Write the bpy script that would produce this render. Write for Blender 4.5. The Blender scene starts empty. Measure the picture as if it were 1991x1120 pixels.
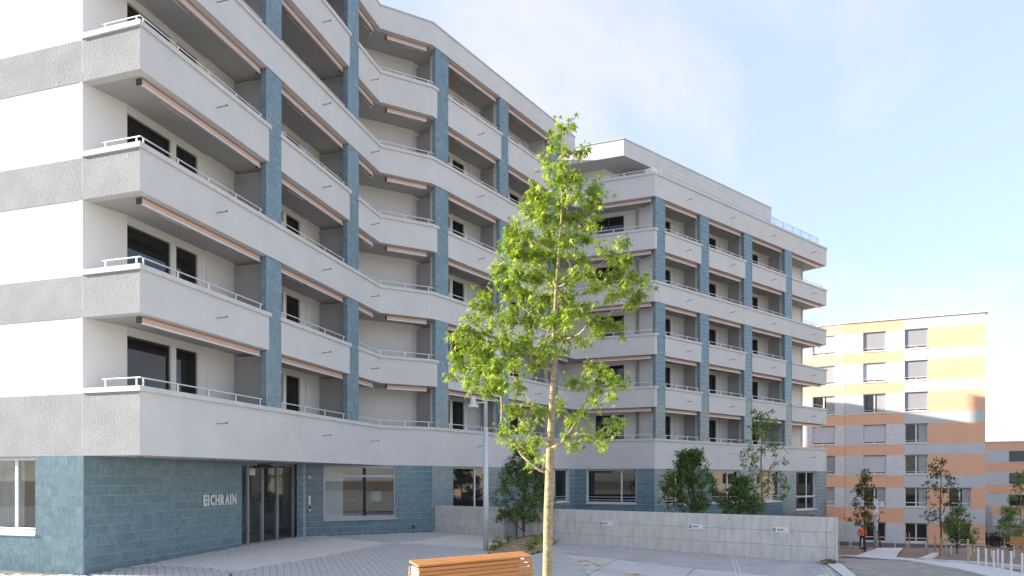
import bpy, bmesh, math, random
from mathutils import Vector, Matrix
random.seed(7)
scene = bpy.context.scene
COL = scene.collection
# ------------------------------------------------------------------ camera, sky, sun, exposure
EYE = 2.30                      # camera height above the square
F = 1327.0                      # focal length in pixels of the 1991 px wide photograph
CX, HY = 995.5, 931.3           # principal column, horizon row
PITCH = 2.85                    # storey height
cam = bpy.data.cameras.new('camera'); camo = bpy.data.objects.new('camera', cam); COL.objects.link(camo)
cam.sensor_width = 36.0; cam.lens = 36.0 * F / 1991.0
cam.shift_y = (HY - 560.0) / 1991.0
cam.clip_start = 0.1; cam.clip_end = 3000
camo.location = (0, 0, EYE); camo.rotation_euler = (math.radians(90), 0, 0)
scene.camera = camo
SUN_AZ = math.radians(-3.0)      # low sun far to the left, grazing the white gable
SUN_EL = math.radians(20.0)
sdir = Vector((-math.cos(SUN_AZ) * math.cos(SUN_EL), -math.sin(SUN_AZ) * math.cos(SUN_EL), math.sin(SUN_EL)))
world = bpy.data.worlds.new('World'); scene.world = world; world.use_nodes = True
wn = world.node_tree.nodes; wl = world.node_tree.links
bg = wn['Background']; bg.inputs[1].default_value = 0.15
sky = wn.new('ShaderNodeTexSky'); sky.sky_type = 'NISHITA'; sky.sun_disc = False
sky.sun_elevation = SUN_EL; sky.sun_rotation = math.atan2(sdir.x, sdir.y); sky.air_density = 1.0; sky.dust_density = 0.15; sky.ozone_density = 2.5
tc = wn.new('ShaderNodeTexCoord')
sep = wn.new('ShaderNodeSeparateXYZ'); wl.new(tc.outputs['Generated'], sep.inputs[0])
addz = wn.new('ShaderNodeMath'); addz.operation = 'ADD'; addz.inputs[1].default_value = 0.25; wl.new(sep.outputs[2], addz.inputs[0])
mxz = wn.new('ShaderNodeMath'); mxz.operation = 'MAXIMUM'; mxz.inputs[1].default_value = 0.05; wl.new(addz.outputs[0], mxz.inputs[0])
dvx = wn.new('ShaderNodeMath'); dvx.operation = 'DIVIDE'; wl.new(sep.outputs[0], dvx.inputs[0]); wl.new(mxz.outputs[0], dvx.inputs[1])
dvy = wn.new('ShaderNodeMath'); dvy.operation = 'DIVIDE'; wl.new(sep.outputs[1], dvy.inputs[0]); wl.new(mxz.outputs[0], dvy.inputs[1])
cmb = wn.new('ShaderNodeCombineXYZ'); wl.new(dvx.outputs[0], cmb.inputs[0]); wl.new(dvy.outputs[0], cmb.inputs[1])
nz = wn.new('ShaderNodeTexNoise'); nz.inputs['Scale'].default_value = 1.15; nz.inputs['Detail'].default_value = 8; nz.inputs['Roughness'].default_value = 0.55
nz.inputs['Distortion'].default_value = 0.6
wl.new(cmb.outputs[0], nz.inputs['Vector'])
veil = wn.new('ShaderNodeMix'); veil.data_type = 'RGBA'; veil.inputs[0].default_value = 0.85      # thin high haze over the whole sky
wl.new(sky.outputs[0], veil.inputs[6]); veil.inputs[7].default_value = (0.61, 0.68, 0.93, 1)
cr = wn.new('ShaderNodeMapRange'); cr.inputs[1].default_value = 0.46; cr.inputs[2].default_value = 0.64; cr.inputs[3].default_value = 0.0; cr.inputs[4].default_value = 0.9
wl.new(nz.outputs['Fac'], cr.inputs[0])
cmix = wn.new('ShaderNodeMix'); cmix.data_type = 'RGBA'
wl.new(cr.outputs[0], cmix.inputs[0]); wl.new(veil.outputs[2], cmix.inputs[6]); cmix.inputs[7].default_value = (1.02, 0.99, 1.05, 1)
wl.new(cmix.outputs[2], bg.inputs[0])
sun = bpy.data.lights.new('sun', 'SUN'); suno = bpy.data.objects.new('sun', sun); COL.objects.link(suno)
sun.energy = 2.2; sun.angle = math.radians(0.55); sun.color = (1.0, 0.93, 0.82)
suno.rotation_euler = sdir.to_track_quat('Z', 'Y').to_euler(); suno.location = (-30, -10, 40)
scene.view_settings.view_transform = 'Standard'; scene.view_settings.look = 'None'
scene.view_settings.exposure = 2.76; scene.view_settings.gamma = 1.0
scene.render.engine = 'CYCLES'

# ------------------------------------------------------------------ helpers
def W2(x, P):                    # plan point from a pixel column and the storey height in pixels there
    Y = F * PITCH / P
    return Vector(((x - CX) * Y / F, Y))
def zz(h): return EYE + PITCH * h
def sstep(a, b, t):
    t = max(0.0, min(1.0, (t - a) / (b - a))); return t * t * (3 - 2 * t)
def ground(X, Y):
    pl = -2.27 + 0.0125 * (min(Y, 30) - 22.8) - 0.0093 * (max(-20, min(X, 12)) + 9)
    if Y < 6: pl = -2.27 + 0.0125 * (6 - 22.8) - 0.0093 * (max(-20, min(X, 12)) + 9)
    sl = -2.46 - 0.0888 * (max(20.0, min(Y, 62.0)) - 20.0)
    w = sstep(-1.3, -0.35, X - 0.474 * Y)
    return EYE + pl * (1 - w) + sl * w
def gpx(x, y):                   # where the view ray through a pixel meets the ground
    dx, dz = (x - CX) / F, -(y - HY) / F
    lo, hi = 3.0, 200.0
    Y = lo
    while Y < hi:
        if EYE + dz * Y < ground(dx * Y, Y): break
        Y += 0.05
    return Vector((dx * Y, Y))
def s_on(a, b, x):               # metres from a along the wall line a-b where pixel column x meets it
    k = (x - CX) / F; d = (b - a).normalized()
    return (k * a.y - a.x) / (d.x - k * d.y)
def lnorm(a, b):
    d = (b - a).normalized(); return Vector((-d.y, d.x))     # left of travel = into the building
def offset_poly(poly, d):
    out = []
    n = len(poly)
    for i, p in enumerate(poly):
        if i == 0: out.append(p + lnorm(poly[0], poly[1]) * d)
        elif i == n - 1: out.append(p + lnorm(poly[-2], poly[-1]) * d)
        else:
            n1 = lnorm(poly[i - 1], p); n2 = lnorm(p, poly[i + 1])
            m = (n1 + n2); m = m / m.length
            out.append(p + m * (d / max(0.35, m.dot(n1))))
    return out
def V3(p, z): return Vector((p.x, p.y, z))

class MB:
    def __init__(self): self.v = []; self.f = []; self.t = []
    def add(self, vs, fs, tint=0.0):
        b = len(self.v); self.v += [tuple(q) for q in vs]
        for q in fs: self.f.append(tuple(b + i for i in q)); self.t.append(tint)
        return self
    def obox(self, o, u, v, w, tint=0.0):
        o = Vector(o); u = Vector(u); v = Vector(v); w = Vector(w)
        if u.cross(v).dot(w) < 0: u, v = v, u
        return self.add([o, o+u, o+u+v, o+v, o+w, o+u+w, o+u+v+w, o+v+w],
                        [(3,2,1,0),(4,5,6,7),(0,1,5,4),(1,2,6,5),(2,3,7,6),(3,0,4,7)], tint)
    def box(self, x0, x1, y0, y1, z0, z1, tint=0.0):
        return self.obox((x0,y0,z0), (x1-x0,0,0), (0,y1-y0,0), (0,0,z1-z0), tint)
    def wallbox(self, a, b, d0, d1, z0, z1, tint=0.0):       # along a-b, from depth d0 to d1 into the building
        n = lnorm(a, b)
        return self.obox(V3(a + n*d0, z0), V3(b - a, 0), V3(n*(d1-d0), 0), (0,0,z1-z0), tint)
    def prism(self, poly, z0, z1, tint=0.0):
        n = len(poly)
        ar = sum(poly[i].x*poly[(i+1)%n].y - poly[(i+1)%n].x*poly[i].y for i in range(n))
        if ar < 0: poly = list(reversed(poly))
        vs = [V3(p, z0) for p in poly] + [V3(p, z1) for p in poly]
        fs = [tuple(reversed(range(n))), tuple(range(n, 2*n))] + [(i, (i+1)%n, n+(i+1)%n, n+i) for i in range(n)]
        return self.add(vs, fs, tint)
    def strip(self, poly, d0, d1, z0, z1):                   # mitred wall along a polyline
        A = offset_poly(poly, d0); B = offset_poly(poly, d1); n = len(poly)
        vs = []
        for i in range(n): vs += [V3(A[i], z0), V3(B[i], z0), V3(B[i], z1), V3(A[i], z1)]
        fs = [(0,3,2,1)]
        for i in range(n-1):
            for k in range(4):
                a, b = i*4+k, i*4+(k+1)%4
                fs.append((a, b, b+4, a+4))
        e = (n-1)*4; fs.append((e, e+1, e+2, e+3))
        return self.add(vs, fs)
    def tube(self, pts, rad, n=8, tint=0.0, cap=True):
        pts = [Vector(p) for p in pts]
        if not isinstance(rad, (list, tuple)): rad = [rad]*len(pts)
        rings = []
        for i, p in enumerate(pts):
            d = (pts[min(i+1, len(pts)-1)] - pts[max(i-1, 0)])
            d = d.normalized() if d.length > 1e-9 else Vector((0,0,1))
            u = d.cross(Vector((0,0,1)) if abs(d.z) < 0.9 else Vector((1,0,0))).normalized(); w = d.cross(u)
            rings.append([p + (u*math.cos(2*math.pi*k/n) + w*math.sin(2*math.pi*k/n))*rad[i] for k in range(n)])
        vs = [q for r in rings for q in r]; fs = []
        for i in range(len(pts)-1):
            for k in range(n): fs.append((i*n+k, i*n+(k+1)%n, (i+1)*n+(k+1)%n, (i+1)*n+k))
        if cap: fs.append(tuple(reversed(range(n)))); fs.append(tuple(range((len(pts)-1)*n, len(pts)*n)))
        return self.add(vs, fs, tint)
    def mesh(self, name, smooth=False):
        me = bpy.data.meshes.new(name); me.from_pydata(self.v, [], self.f); me.update()
        if any(self.t):
            at = me.attributes.new('tint', 'FLOAT', 'FACE'); at.data.foreach_set('value', self.t)
        if smooth: me.polygons.foreach_set('use_smooth', [True]*len(me.polygons))
        return me
    def build(self, name, mat, parent=None, smooth=False, kind=None):
        return mobj(name, self.mesh(name, smooth), mat, parent, kind)
ROOTLOC = {}
def link(o, parent=None, kind=None):
    COL.objects.link(o)
    if parent is not None:
        o.parent = parent
        if parent.name in ROOTLOC: o.matrix_parent_inverse = Matrix.Translation(-ROOTLOC[parent.name])
    if kind: o['kind'] = kind
    return o
def mobj(name, me, mat, parent=None, kind=None, loc=None, rz=0.0, scale=None):
    if mat is not None and len(me.materials) == 0: me.materials.append(mat)
    o = bpy.data.objects.new(name, me)
    if loc is not None: o.location = loc
    if rz: o.rotation_euler = (0, 0, rz)
    if scale is not None: o.scale = scale
    return link(o, parent, kind)
def thing(name, label, cat, loc=(0,0,0), group=None, world_children=True):
    o = bpy.data.objects.new(name, None); COL.objects.link(o); o.location = loc; o.empty_display_size = 0.2
    if world_children: ROOTLOC[o.name] = Vector(loc)
    return tag(o, label, cat, group)
def tag(o, label, cat, group=None):
    o['label'] = label; o['category'] = cat
    if group: o['group'] = group
    return o
def struct(o): o['kind'] = 'structure'; return o

# ------------------------------------------------------------------ materials
def mat(name, col, rough=0.7, col2=None, nscale=3.0, bump=0.0, bscale=40.0, metal=0.0, spec=0.5, tint=0.0, tcol=None, detail=6, coat=0.0, stretch=None, bdist=0.02):
    m = bpy.data.materials.new(name); m.use_nodes = True
    N = m.node_tree.nodes; L = m.node_tree.links; b = N['Principled BSDF']
    b.inputs['Roughness'].default_value = rough; b.inputs['Metallic'].default_value = metal
    b.inputs['Specular IOR Level'].default_value = spec
    if coat: b.inputs['Coat Weight'].default_value = coat; b.inputs['Coat Roughness'].default_value = 0.12
    geo = N.new('ShaderNodeNewGeometry'); pos = geo.outputs['Position']
    if stretch:
        mp = N.new('ShaderNodeMapping'); mp.inputs['Scale'].default_value = stretch; L.new(pos, mp.inputs['Vector']); pos = mp.outputs[0]
    c2 = col2 if col2 else tuple(min(1, c*0.86) for c in col)
    n = N.new('ShaderNodeTexNoise'); n.inputs['Scale'].default_value = nscale; n.inputs['Detail'].default_value = detail; L.new(pos, n.inputs['Vector'])
    r = N.new('ShaderNodeMapRange'); r.inputs[1].default_value = 0.3; r.inputs[2].default_value = 0.7; L.new(n.outputs['Fac'], r.inputs[0])
    mx = N.new('ShaderNodeMix'); mx.data_type = 'RGBA'; mx.inputs[6].default_value = (*col, 1); mx.inputs[7].default_value = (*c2, 1); L.new(r.outputs[0], mx.inputs[0])
    out = mx.outputs[2]
    if tint:
        at = N.new('ShaderNodeAttribute'); at.attribute_name = 'tint'
        oi = N.new('ShaderNodeObjectInfo')
        a = N.new('ShaderNodeMath'); a.operation = 'ADD'; L.new(at.outputs['Fac'], a.inputs[0]); L.new(oi.outputs['Random'], a.inputs[1])
        fr = N.new('ShaderNodeMath'); fr.operation = 'FRACT'; L.new(a.outputs[0], fr.inputs[0])
        ml = N.new('ShaderNodeMath'); ml.operation = 'MULTIPLY'; ml.inputs[1].default_value = tint; L.new(fr.outputs[0], ml.inputs[0])
        m2 = N.new('ShaderNodeMix'); m2.data_type = 'RGBA'; L.new(ml.outputs[0], m2.inputs[0]); L.new(out, m2.inputs[6])
        m2.inputs[7].default_value = (*(tcol or tuple(c*0.5 for c in col)), 1); out = m2.outputs[2]
    L.new(out, b.inputs['Base Color'])
    if bump:
        n2 = N.new('ShaderNodeTexNoise'); n2.inputs['Scale'].default_value = bscale; n2.inputs['Detail'].default_value = 4; L.new(geo.outputs['Position'], n2.inputs['Vector'])
        bp = N.new('ShaderNodeBump'); bp.inputs['Strength'].default_value = bump; bp.inputs['Distance'].default_value = bdist
        L.new(n2.outputs['Fac'], bp.inputs['Height']); L.new(bp.outputs[0], b.inputs['Normal'])
    return m
def glassmat(name, tintc=(0.8,0.85,0.85), dark=None, rough=0.02, refl=1.0):
    m = bpy.data.materials.new(name); m.use_nodes = True
    N = m.node_tree.nodes; L = m.node_tree.links
    if dark:
        b = N['Principled BSDF']; b.inputs['Base Color'].default_value = (*dark, 1); b.inputs['Roughness'].default_value = rough
        b.inputs['Specular IOR Level'].default_value = 0.5*refl
        n = N.new('ShaderNodeTexNoise'); n.inputs['Scale'].default_value = 0.8; bp = N.new('ShaderNodeBump'); bp.inputs['Strength'].default_value = 0.02
        L.new(n.outputs['Fac'], bp.inputs['Height']); L.new(bp.outputs[0], b.inputs['Normal'])
        return m
    N.remove(N['Principled BSDF']); out = N['Material Output']
    t = N.new('ShaderNodeBsdfTransparent'); t.inputs[0].default_value = (*tintc, 1)
    g = N.new('ShaderNodeBsdfGlossy'); g.inputs['Roughness'].default_value = rough
    lw = N.new('ShaderNodeLayerWeight'); lw.inputs[0].default_value = 0.5
    pw_ = N.new('ShaderNodeMath'); pw_.operation = 'POWER'; pw_.inputs[1].default_value = 4.0; L.new(lw.outputs['Facing'], pw_.inputs[0])
    ml = N.new('ShaderNodeMath'); ml.operation = 'MULTIPLY_ADD'; ml.inputs[1].default_value = 0.85*refl; ml.inputs[2].default_value = 0.07*refl; ml.use_clamp = True; L.new(pw_.outputs[0], ml.inputs[0])
    mx = N.new('ShaderNodeMixShader'); L.new(ml.outputs[0], mx.inputs[0]); L.new(t.outputs[0], mx.inputs[1]); L.new(g.outputs[0], mx.inputs[2])
    L.new(mx.outputs[0], out.inputs[0]); return m
def leafmat(name, c1, c2, trans=0.45):
    m = bpy.data.materials.new(name); m.use_nodes = True
    N = m.node_tree.nodes; L = m.node_tree.links; b = N['Principled BSDF']; out = N['Material Output']
    at = N.new('ShaderNodeAttribute'); at.attribute_name = 'tint'
    mx = N.new('ShaderNodeMix'); mx.data_type = 'RGBA'; mx.inputs[6].default_value = (*c1, 1); mx.inputs[7].default_value = (*c2, 1); L.new(at.outputs['Fac'], mx.inputs[0])
    L.new(mx.outputs[2], b.inputs['Base Color']); b.inputs['Roughness'].default_value = 0.5; b.inputs['Specular IOR Level'].default_value = 0.35
    tr = N.new('ShaderNodeBsdfTranslucent')
    gm = N.new('ShaderNodeMix'); gm.data_type = 'RGBA'; gm.blend_type = 'MULTIPLY'; gm.inputs[0].default_value = 1.0; L.new(mx.outputs[2], gm.inputs[6]); gm.inputs[7].default_value = (1.5, 1.35, 0.6, 1)
    L.new(gm.outputs[2], tr.inputs[0])
    ms = N.new('ShaderNodeMixShader'); ms.inputs[0].default_value = trans; L.new(b.outputs[0], ms.inputs[1]); L.new(tr.outputs[0], ms.inputs[2]); L.new(ms.outputs[0], out.inputs[0])
    return m
M = {}
M['plaster'] = mat('grey_plaster_sunside', (0.345,0.35,0.355), 0.92, (0.29,0.295,0.30), 1.4, bump=0.9, bscale=37, spec=0.15, bdist=0.04)  # coarse coat in the same grey paint, colour darkened to offset the grazing sun
M['plaster_fine'] = mat('grey_plaster_fine', (0.635,0.63,0.60), 0.92, (0.585,0.58,0.55), 0.9, bump=0.5, bscale=26, spec=0.15, bdist=0.04)
M['white'] = mat('white_plaster', (0.78,0.76,0.71), 0.9, (0.74,0.72,0.67), 1.0, bump=0.08, bscale=60, spec=0.2)
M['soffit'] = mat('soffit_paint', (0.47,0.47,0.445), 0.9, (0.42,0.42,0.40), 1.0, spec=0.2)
M['cap'] = mat('precast_cap', (0.62,0.60,0.56), 0.75, (0.55,0.53,0.50), 4.0, bump=0.05, spec=0.3)
M['coping'] = mat('metal_coping', (0.62,0.62,0.62), 0.4, metal=0.3)
M['tile'] = mat('glazed_tile', (0.085,0.165,0.195), 0.25, (0.25,0.36,0.395), 9.0, tint=0.32, tcol=(0.055,0.12,0.155), coat=0.4, stretch=(4.5,4.5,0.6))
M['grout'] = mat('tile_grout', (0.58,0.61,0.62), 0.9)
M['awning'] = mat('awning_fabric', (0.72,0.50,0.41), 0.8, (0.66,0.45,0.36), 8.0)
M['awning_box'] = mat('awning_channel', (0.42,0.33,0.27), 0.8)
M['rail'] = mat('white_metal', (0.78,0.78,0.78), 0.35, metal=0.2)
M['darkmetal'] = mat('dark_metal', (0.04,0.04,0.045), 0.45)
M['frame'] = mat('window_frame_dark', (0.05,0.05,0.048), 0.5)
M['framew'] = mat('window_frame_white', (0.74,0.73,0.71), 0.5)
M['alu'] = mat('aluminium', (0.40,0.39,0.41), 0.4, metal=0.45)
M['glassd'] = glassmat('window_glass_dark', dark=(0.02,0.022,0.02), refl=1.2)
M['glass'] = glassmat('clear_glass')
M['railglass'] = glassmat('balustrade_glass', (0.9,0.94,0.95))
M['partition'] = mat('partition_panel', (0.40,0.39,0.38), 0.8, (0.36,0.35,0.34), 1.5)
M['concrete'] = mat('cast_concrete', (0.68,0.65,0.59), 0.85, (0.50,0.475,0.43), 2.6, bump=0.12, bscale=30, tint=0.35, tcol=(0.54,0.505,0.455), stretch=(2.2,2.2,0.7))
M['joint'] = mat('joint_dark', (0.16,0.155,0.15), 0.95)  # dark tone of the wall core and slab joints
M['concrete_pave'] = mat('concrete_paving', (0.60,0.585,0.545), 0.85, (0.49,0.48,0.445), 0.9, bump=0.06, bscale=25)
M['concrete_kerb'] = mat('concrete_kerb', (0.66,0.63,0.59), 0.8, (0.58,0.555,0.52), 3)
M['paver_d'] = mat('paver_dark', (0.42,0.41,0.385), 0.85, (0.52,0.505,0.47), 6, bump=0.1, bscale=60, tint=0.6, tcol=(0.50,0.47,0.43))
M['paver_l'] = mat('paver_light', (0.68,0.64,0.585), 0.85, (0.60,0.565,0.515), 6, bump=0.1, bscale=60, tint=0.45, tcol=(0.55,0.52,0.47))
M['mortar'] = mat('paver_joint', (0.15,0.145,0.135), 0.95)
M['mortar_l'] = mat('paver_joint_light', (0.46,0.44,0.40), 0.95)
M['brownpave'] = mat('brown_paving', (0.27,0.245,0.215), 0.9, (0.21,0.19,0.165), 2.5, bump=0.15, bscale=12)
M['soil'] = mat('soil', (0.27,0.19,0.13), 0.95, (0.19,0.13,0.09), 1.6, bump=0.5, bscale=7)
M['mulch'] = mat('bark_mulch', (0.30,0.20,0.11), 0.95, (0.17,0.11,0.06), 9, bump=0.5, bscale=30, tint=0.7, tcol=(0.42,0.31,0.18))
M['wood'] = mat('bench_wood', (0.58,0.25,0.075), 0.5, (0.44,0.17,0.045), 5, stretch=(1.5,1.5,14), tint=0.4, tcol=(0.66,0.33,0.12), bump=0.05)
M['woodp'] = mat('stake_wood', (0.50,0.37,0.20), 0.7, (0.40,0.28,0.14), 6)
M['bark'] = mat('maple_bark', (0.42,0.34,0.20), 0.9, (0.20,0.155,0.08), 9, bump=0.7, bscale=26, stretch=(1,1,2.2), tint=0.0)
M['barkd'] = mat('shrub_bark', (0.12,0.085,0.06), 0.9, bump=0.3, bscale=30)
M['leaf'] = leafmat('maple_leaf', (0.085,0.175,0.02), (0.36,0.46,0.075), 0.46)
M['leafd'] = leafmat('shrub_leaf', (0.07,0.15,0.04), (0.19,0.31,0.085), 0.35)
M['leafb'] = leafmat('birch_leaf', (0.075,0.095,0.022), (0.17,0.17,0.05), 0.35)
M['orange'] = mat('orange_render', (0.82,0.48,0.31), 0.9, (0.78,0.45,0.285), 1.0, bump=0.06, spec=0.15)
M['ogrey'] = mat('pale_blue_grey_render', (0.58,0.60,0.60), 0.9, (0.54,0.56,0.56), 1.0, spec=0.15)
M['olight'] = mat('pale_render', (0.70,0.70,0.70), 0.9, spec=0.15)
M['plinth'] = mat('plinth_slate', (0.16,0.19,0.22), 0.85)
M['blindg'] = mat('blind_grey', (0.36,0.36,0.37), 0.6, stretch=(0.1,0.1,12), nscale=6, col2=(0.26,0.26,0.27))
M['blindw'] = mat('blind_white', (0.60,0.61,0.62), 0.6, stretch=(0.1,0.1,12), nscale=6, col2=(0.52,0.53,0.54))
M['curtain'] = mat('curtain_fabric', (0.45,0.44,0.43), 0.9, (0.30,0.29,0.29), 8, stretch=(6,6,0.2))
M['yellow'] = mat('yellow_paint', (0.75,0.60,0.10), 0.8, (0.62,0.52,0.18), 12)
M['whitepaint'] = mat('white_paint', (0.72,0.72,0.70), 0.8, (0.60,0.60,0.59), 10)
M['signw'] = mat('sign_white', (0.82,0.82,0.82), 0.4)
M['signb'] = mat('sign_blue', (0.03,0.06,0.16), 0.4)
M['signk'] = mat('sign_black', (0.03,0.03,0.04), 0.5)
M['letter'] = mat('letter_metal', (0.78,0.78,0.77), 0.4)
M['lamp'] = mat('lamp_metal', (0.58,0.62,0.62), 0.45, metal=0.15)
M['parasol'] = mat('parasol_cloth', (0.50,0.48,0.47), 0.9, (0.40,0.385,0.38), 6, stretch=(3,3,0.6))
M['roomwall'] = mat('lobby_wall', (0.72,0.68,0.60), 0.9)
M['roomfloor'] = mat('lobby_floor', (0.30,0.22,0.15), 0.5)
M['roofing'] = mat('roofing', (0.35,0.35,0.34), 0.95)
M['lampshade'] = mat('lampshade_cloth', (0.55,0.60,0.55), 0.9)

# ------------------------------------------------------------------ plan of the apartment house (camera at the origin, looking +Y)
A  = W2(272, 236.8); L0 = W2(0, 219.5)
LF = A + (L0 - A).normalized() * 26.0
K1 = W2(739, 136.5); K2 = W2(841, 131.5); I = W2(1118, 98.4); C = W2(1273, 102.6); E = W2(1607, 77.1)
nCE = lnorm(C, E)
EB = E + nCE * 23.0
S0 = W2(160, 229.3)
capb = {1:.7245, 2:1.7245, 3:2.7245, 4:3.7245, 5:4.7245, 6:5.779}
sof = {1:.1975, 2:1.3695, 3:2.3695, 4:3.3695, 5:4.3695, 6:5.3695, 7:6.42}
ROOF = 6.745
MAIN = [S0, A, K1, K2, I]; WING = [I, C, E, EB]
DEP = 1.52                      # depth of the loggias
BT = 0.22                       # thickness of the parapet bands
house = thing('apartment_building', 'long grey apartment house with blue tiled columns, balcony bands and white end wall', 'building', (A.x, A.y, ground(A.x, A.y)))

# ---- ground plan pieces: columns (start, end in metres along the segment)
def colspan(a, b, x0, x1): return (s_on(a, b, x0), s_on(a, b, x1))
cols_seg1 = [colspan(A, K1, 521.5, 549), colspan(A, K1, 679, 699)]
cols_seg3 = [colspan(K2, I, 849, 873), colspan(K2, I, 973.5, 989.5), colspan(K2, I, 1073.5, 1086)]
cols_ce = [colspan(C, E, 1276.5, 1294.5), colspan(C, E, 1363, 1379.5), colspan(C, E, 1448.5, 1463.5), colspan(C, E, 1527.5, 1540.5)]
def along(a, b, s): return a + (b - a).normalized() * s

# ---- tiles
TW, TH = 0.25, 0.245
def tile_geo(w, h, ribs):
    pts = []
    r = w / ribs
    for i in range(ribs):
        x = i * r
        pts += [(x, -0.001), (x + 0.22*r, -0.010), (x + 0.78*r, -0.010)]
    pts.append((w, -0.001))
    vs = []; fs = []
    for x, y in pts: vs += [(x, y, 0.0), (x, y, h)]
    for i in range(len(pts)-1): fs.append((2*i, 2*i+2, 2*i+3, 2*i+1))
    return vs, fs
def place(vs, o, d, tint, mb, fs):
    n = Vector((-d.y, d.x))
    mb.add([(o.x + d.x*x + n.x*y, o.y + d.y*x + n.y*y, o.z + z) for x, y, z in vs], fs, tint)
tile_full = None
all_tiles = []                  # full tiles of the near walls that may become single objects
def tile_wall(mb, a, b, z0, z1, openings=(), collect=False, ztop=None):
    d = (b - a).normalized(); L = (b - a).length
    n = max(1, round(L / TW)); w = L / n
    top = z1; rows = []
    z = top
    while z > z0 + 0.01:
        rows.append((max(z - TH, z0), z)); z -= TH
    g = 0.011; gv = 0.003
    for zl, zh in rows:
        for i in range(n):
            x0, x1 = i*w + gv/2, (i+1)*w - gv/2
            segs = [(x0, x1, zl + g/2, zh - g/2)]
            for (s0, s1, oz0, oz1) in openings:
                nxt = []
                for (u0, u1, v0, v1) in segs:
                    if u1 <= s0 or u0 >= s1 or v1 <= oz0 or v0 >= oz1: nxt.append((u0, u1, v0, v1)); continue
                    if u0 < s0: nxt.append((u0, s0, v0, v1))
                    if u1 > s1: nxt.append((s1, u1, v0, v1))
                    m0, m1 = max(u0, s0), min(u1, s1)
                    if v0 < oz0: nxt.append((m0, m1, v0, oz0))
                    if v1 > oz1: nxt.append((m0, m1, oz1, v1))
                segs = nxt
            for (u0, u1, v0, v1) in segs:
                if u1-u0 < 0.012 or v1-v0 < 0.012: continue
                p = a + d*u0; o = V3(p, v0)
                if collect and len(segs) == 1 and abs((u1-u0) - (w-gv)) < 1e-6 and abs((v1-v0) - (TH-g)) < 1e-6:
                    all_tiles.append((p.length, o.copy(), d.copy(), w-gv)); continue
                vs, fs = tile_geo(u1-u0, v1-v0, max(1, round((u1-u0)/0.031)))
                place(vs, o, d, random.uniform(0.01, 0.99), mb, fs)
def core_wall(mb, a, b, z0, z1, openings, d0=0.0, d1=0.3):
    d = (b - a).normalized(); L = (b - a).length
    ops = sorted(openings); s = 0.0
    for (s0, s1, oz0, oz1) in ops:
        if s0 > s + 1e-4: mb.wallbox(a + d*s, a + d*s0, d0, d1, z0, z1)
        if oz0 > z0 + 1e-4: mb.wallbox(a + d*s0, a + d*s1, d0, d1, z0, oz0)
        if oz1 < z1 - 1e-4: mb.wallbox(a + d*s0, a + d*s1, d0, d1, oz1, z1)
        s = s1
    if s < L - 1e-4: mb.wallbox(a + d*s, b, d0, d1, z0, z1)

def window(parent, a, b, s0, s1, z0, z1, rec, fm, gm, mull=(), trans=(), fw=0.07, sill=None, rails=(), name='window', blind=None):
    d = (b - a).normalized(); p = a + d*s0; q = a + d*s1
    fr = MB()
    fr.wallbox(p, q, rec, rec+0.08, z0, z0+fw); fr.wallbox(p, q, rec, rec+0.08, z1-fw, z1)
    fr.wallbox(p, p + d*fw, rec, rec+0.08, z0+fw, z1-fw); fr.wallbox(q - d*fw, q, rec, rec+0.08, z0+fw, z1-fw)
    W = s1-s0
    for m in mull:
        c = p + d*(W*m); fr.wallbox(c - d*fw*0.6, c + d*fw*0.6, rec-0.003, rec+0.077, z0+fw, z1-fw)
    for t in trans:
        fr.wallbox(p + d*fw, q - d*fw, rec+0.002, rec+0.078, z0+(z1-z0)*t-fw/2, z0+(z1-z0)*t+fw/2)
    o = fr.build(name, fm, parent)
    gl = MB(); gl.wallbox(p + d*fw*0.7, q - d*fw*0.7, rec+0.035, rec+0.045, z0+fw*0.7, z1-fw*0.7); gl.build('pane', gm, o)
    if sill: 
        sl = MB(); sl.wallbox(p - d*0.03, q + d*0.03, -sill, rec-0.002, z0-0.06, z0-0.004); sl.build('sill', M['framew'], o)
    for rz in rails:
        rl = MB(); rl.tube([V3(p - lnorm(a,b)*0.0 + lnorm(a,b)*0.03, z0+rz), V3(q + lnorm(a,b)*0.03, z0+rz)], 0.014, 6); rl.build('guard_rail', M['rail'], o)
    if blind:
        bl = MB(); bl.wallbox(p + d*0.02, q - d*0.02, rec-0.05, rec-0.02, z0 + (z1-z0)*blind[1], z1-0.01); bl.build('blind', blind[0], o)
    return o

# ------------------------------------------------------------------ ground floor
ZB = -5.0
zs1 = zz(sof[1])
T0 = W2(162, 229.3); T1 = W2(470, 166.0); T2 = W2(577, 144.8)
dW = (K2 - K1).normalized(); W1 = along(K1, K2, s_on(K1, K2, 591))
gf = []
def gfloor(a, b, ops, collect=False, zbot=None, trim=0.0):
    core = MB(); core_wall(core, a + (b-a).normalized()*(0.12 if a is T0 else 0.0), b, ZB, zs1, ops, 0.0, 0.05 if trim else 0.3)
    o = core.build('ground_floor_wall', M['grout'], house)
    t = MB(); zb = zbot if zbot is not None else min(ground(a.x,a.y), ground(b.x,b.y)) - 0.1
    tile_wall(t, a, b, zb, zs1, ops, collect)
    if t.v: t.build('tile_cladding', M['tile'], o, kind='stuff')
    return o
LA = T0 + (LF - A).normalized() * 26
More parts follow.
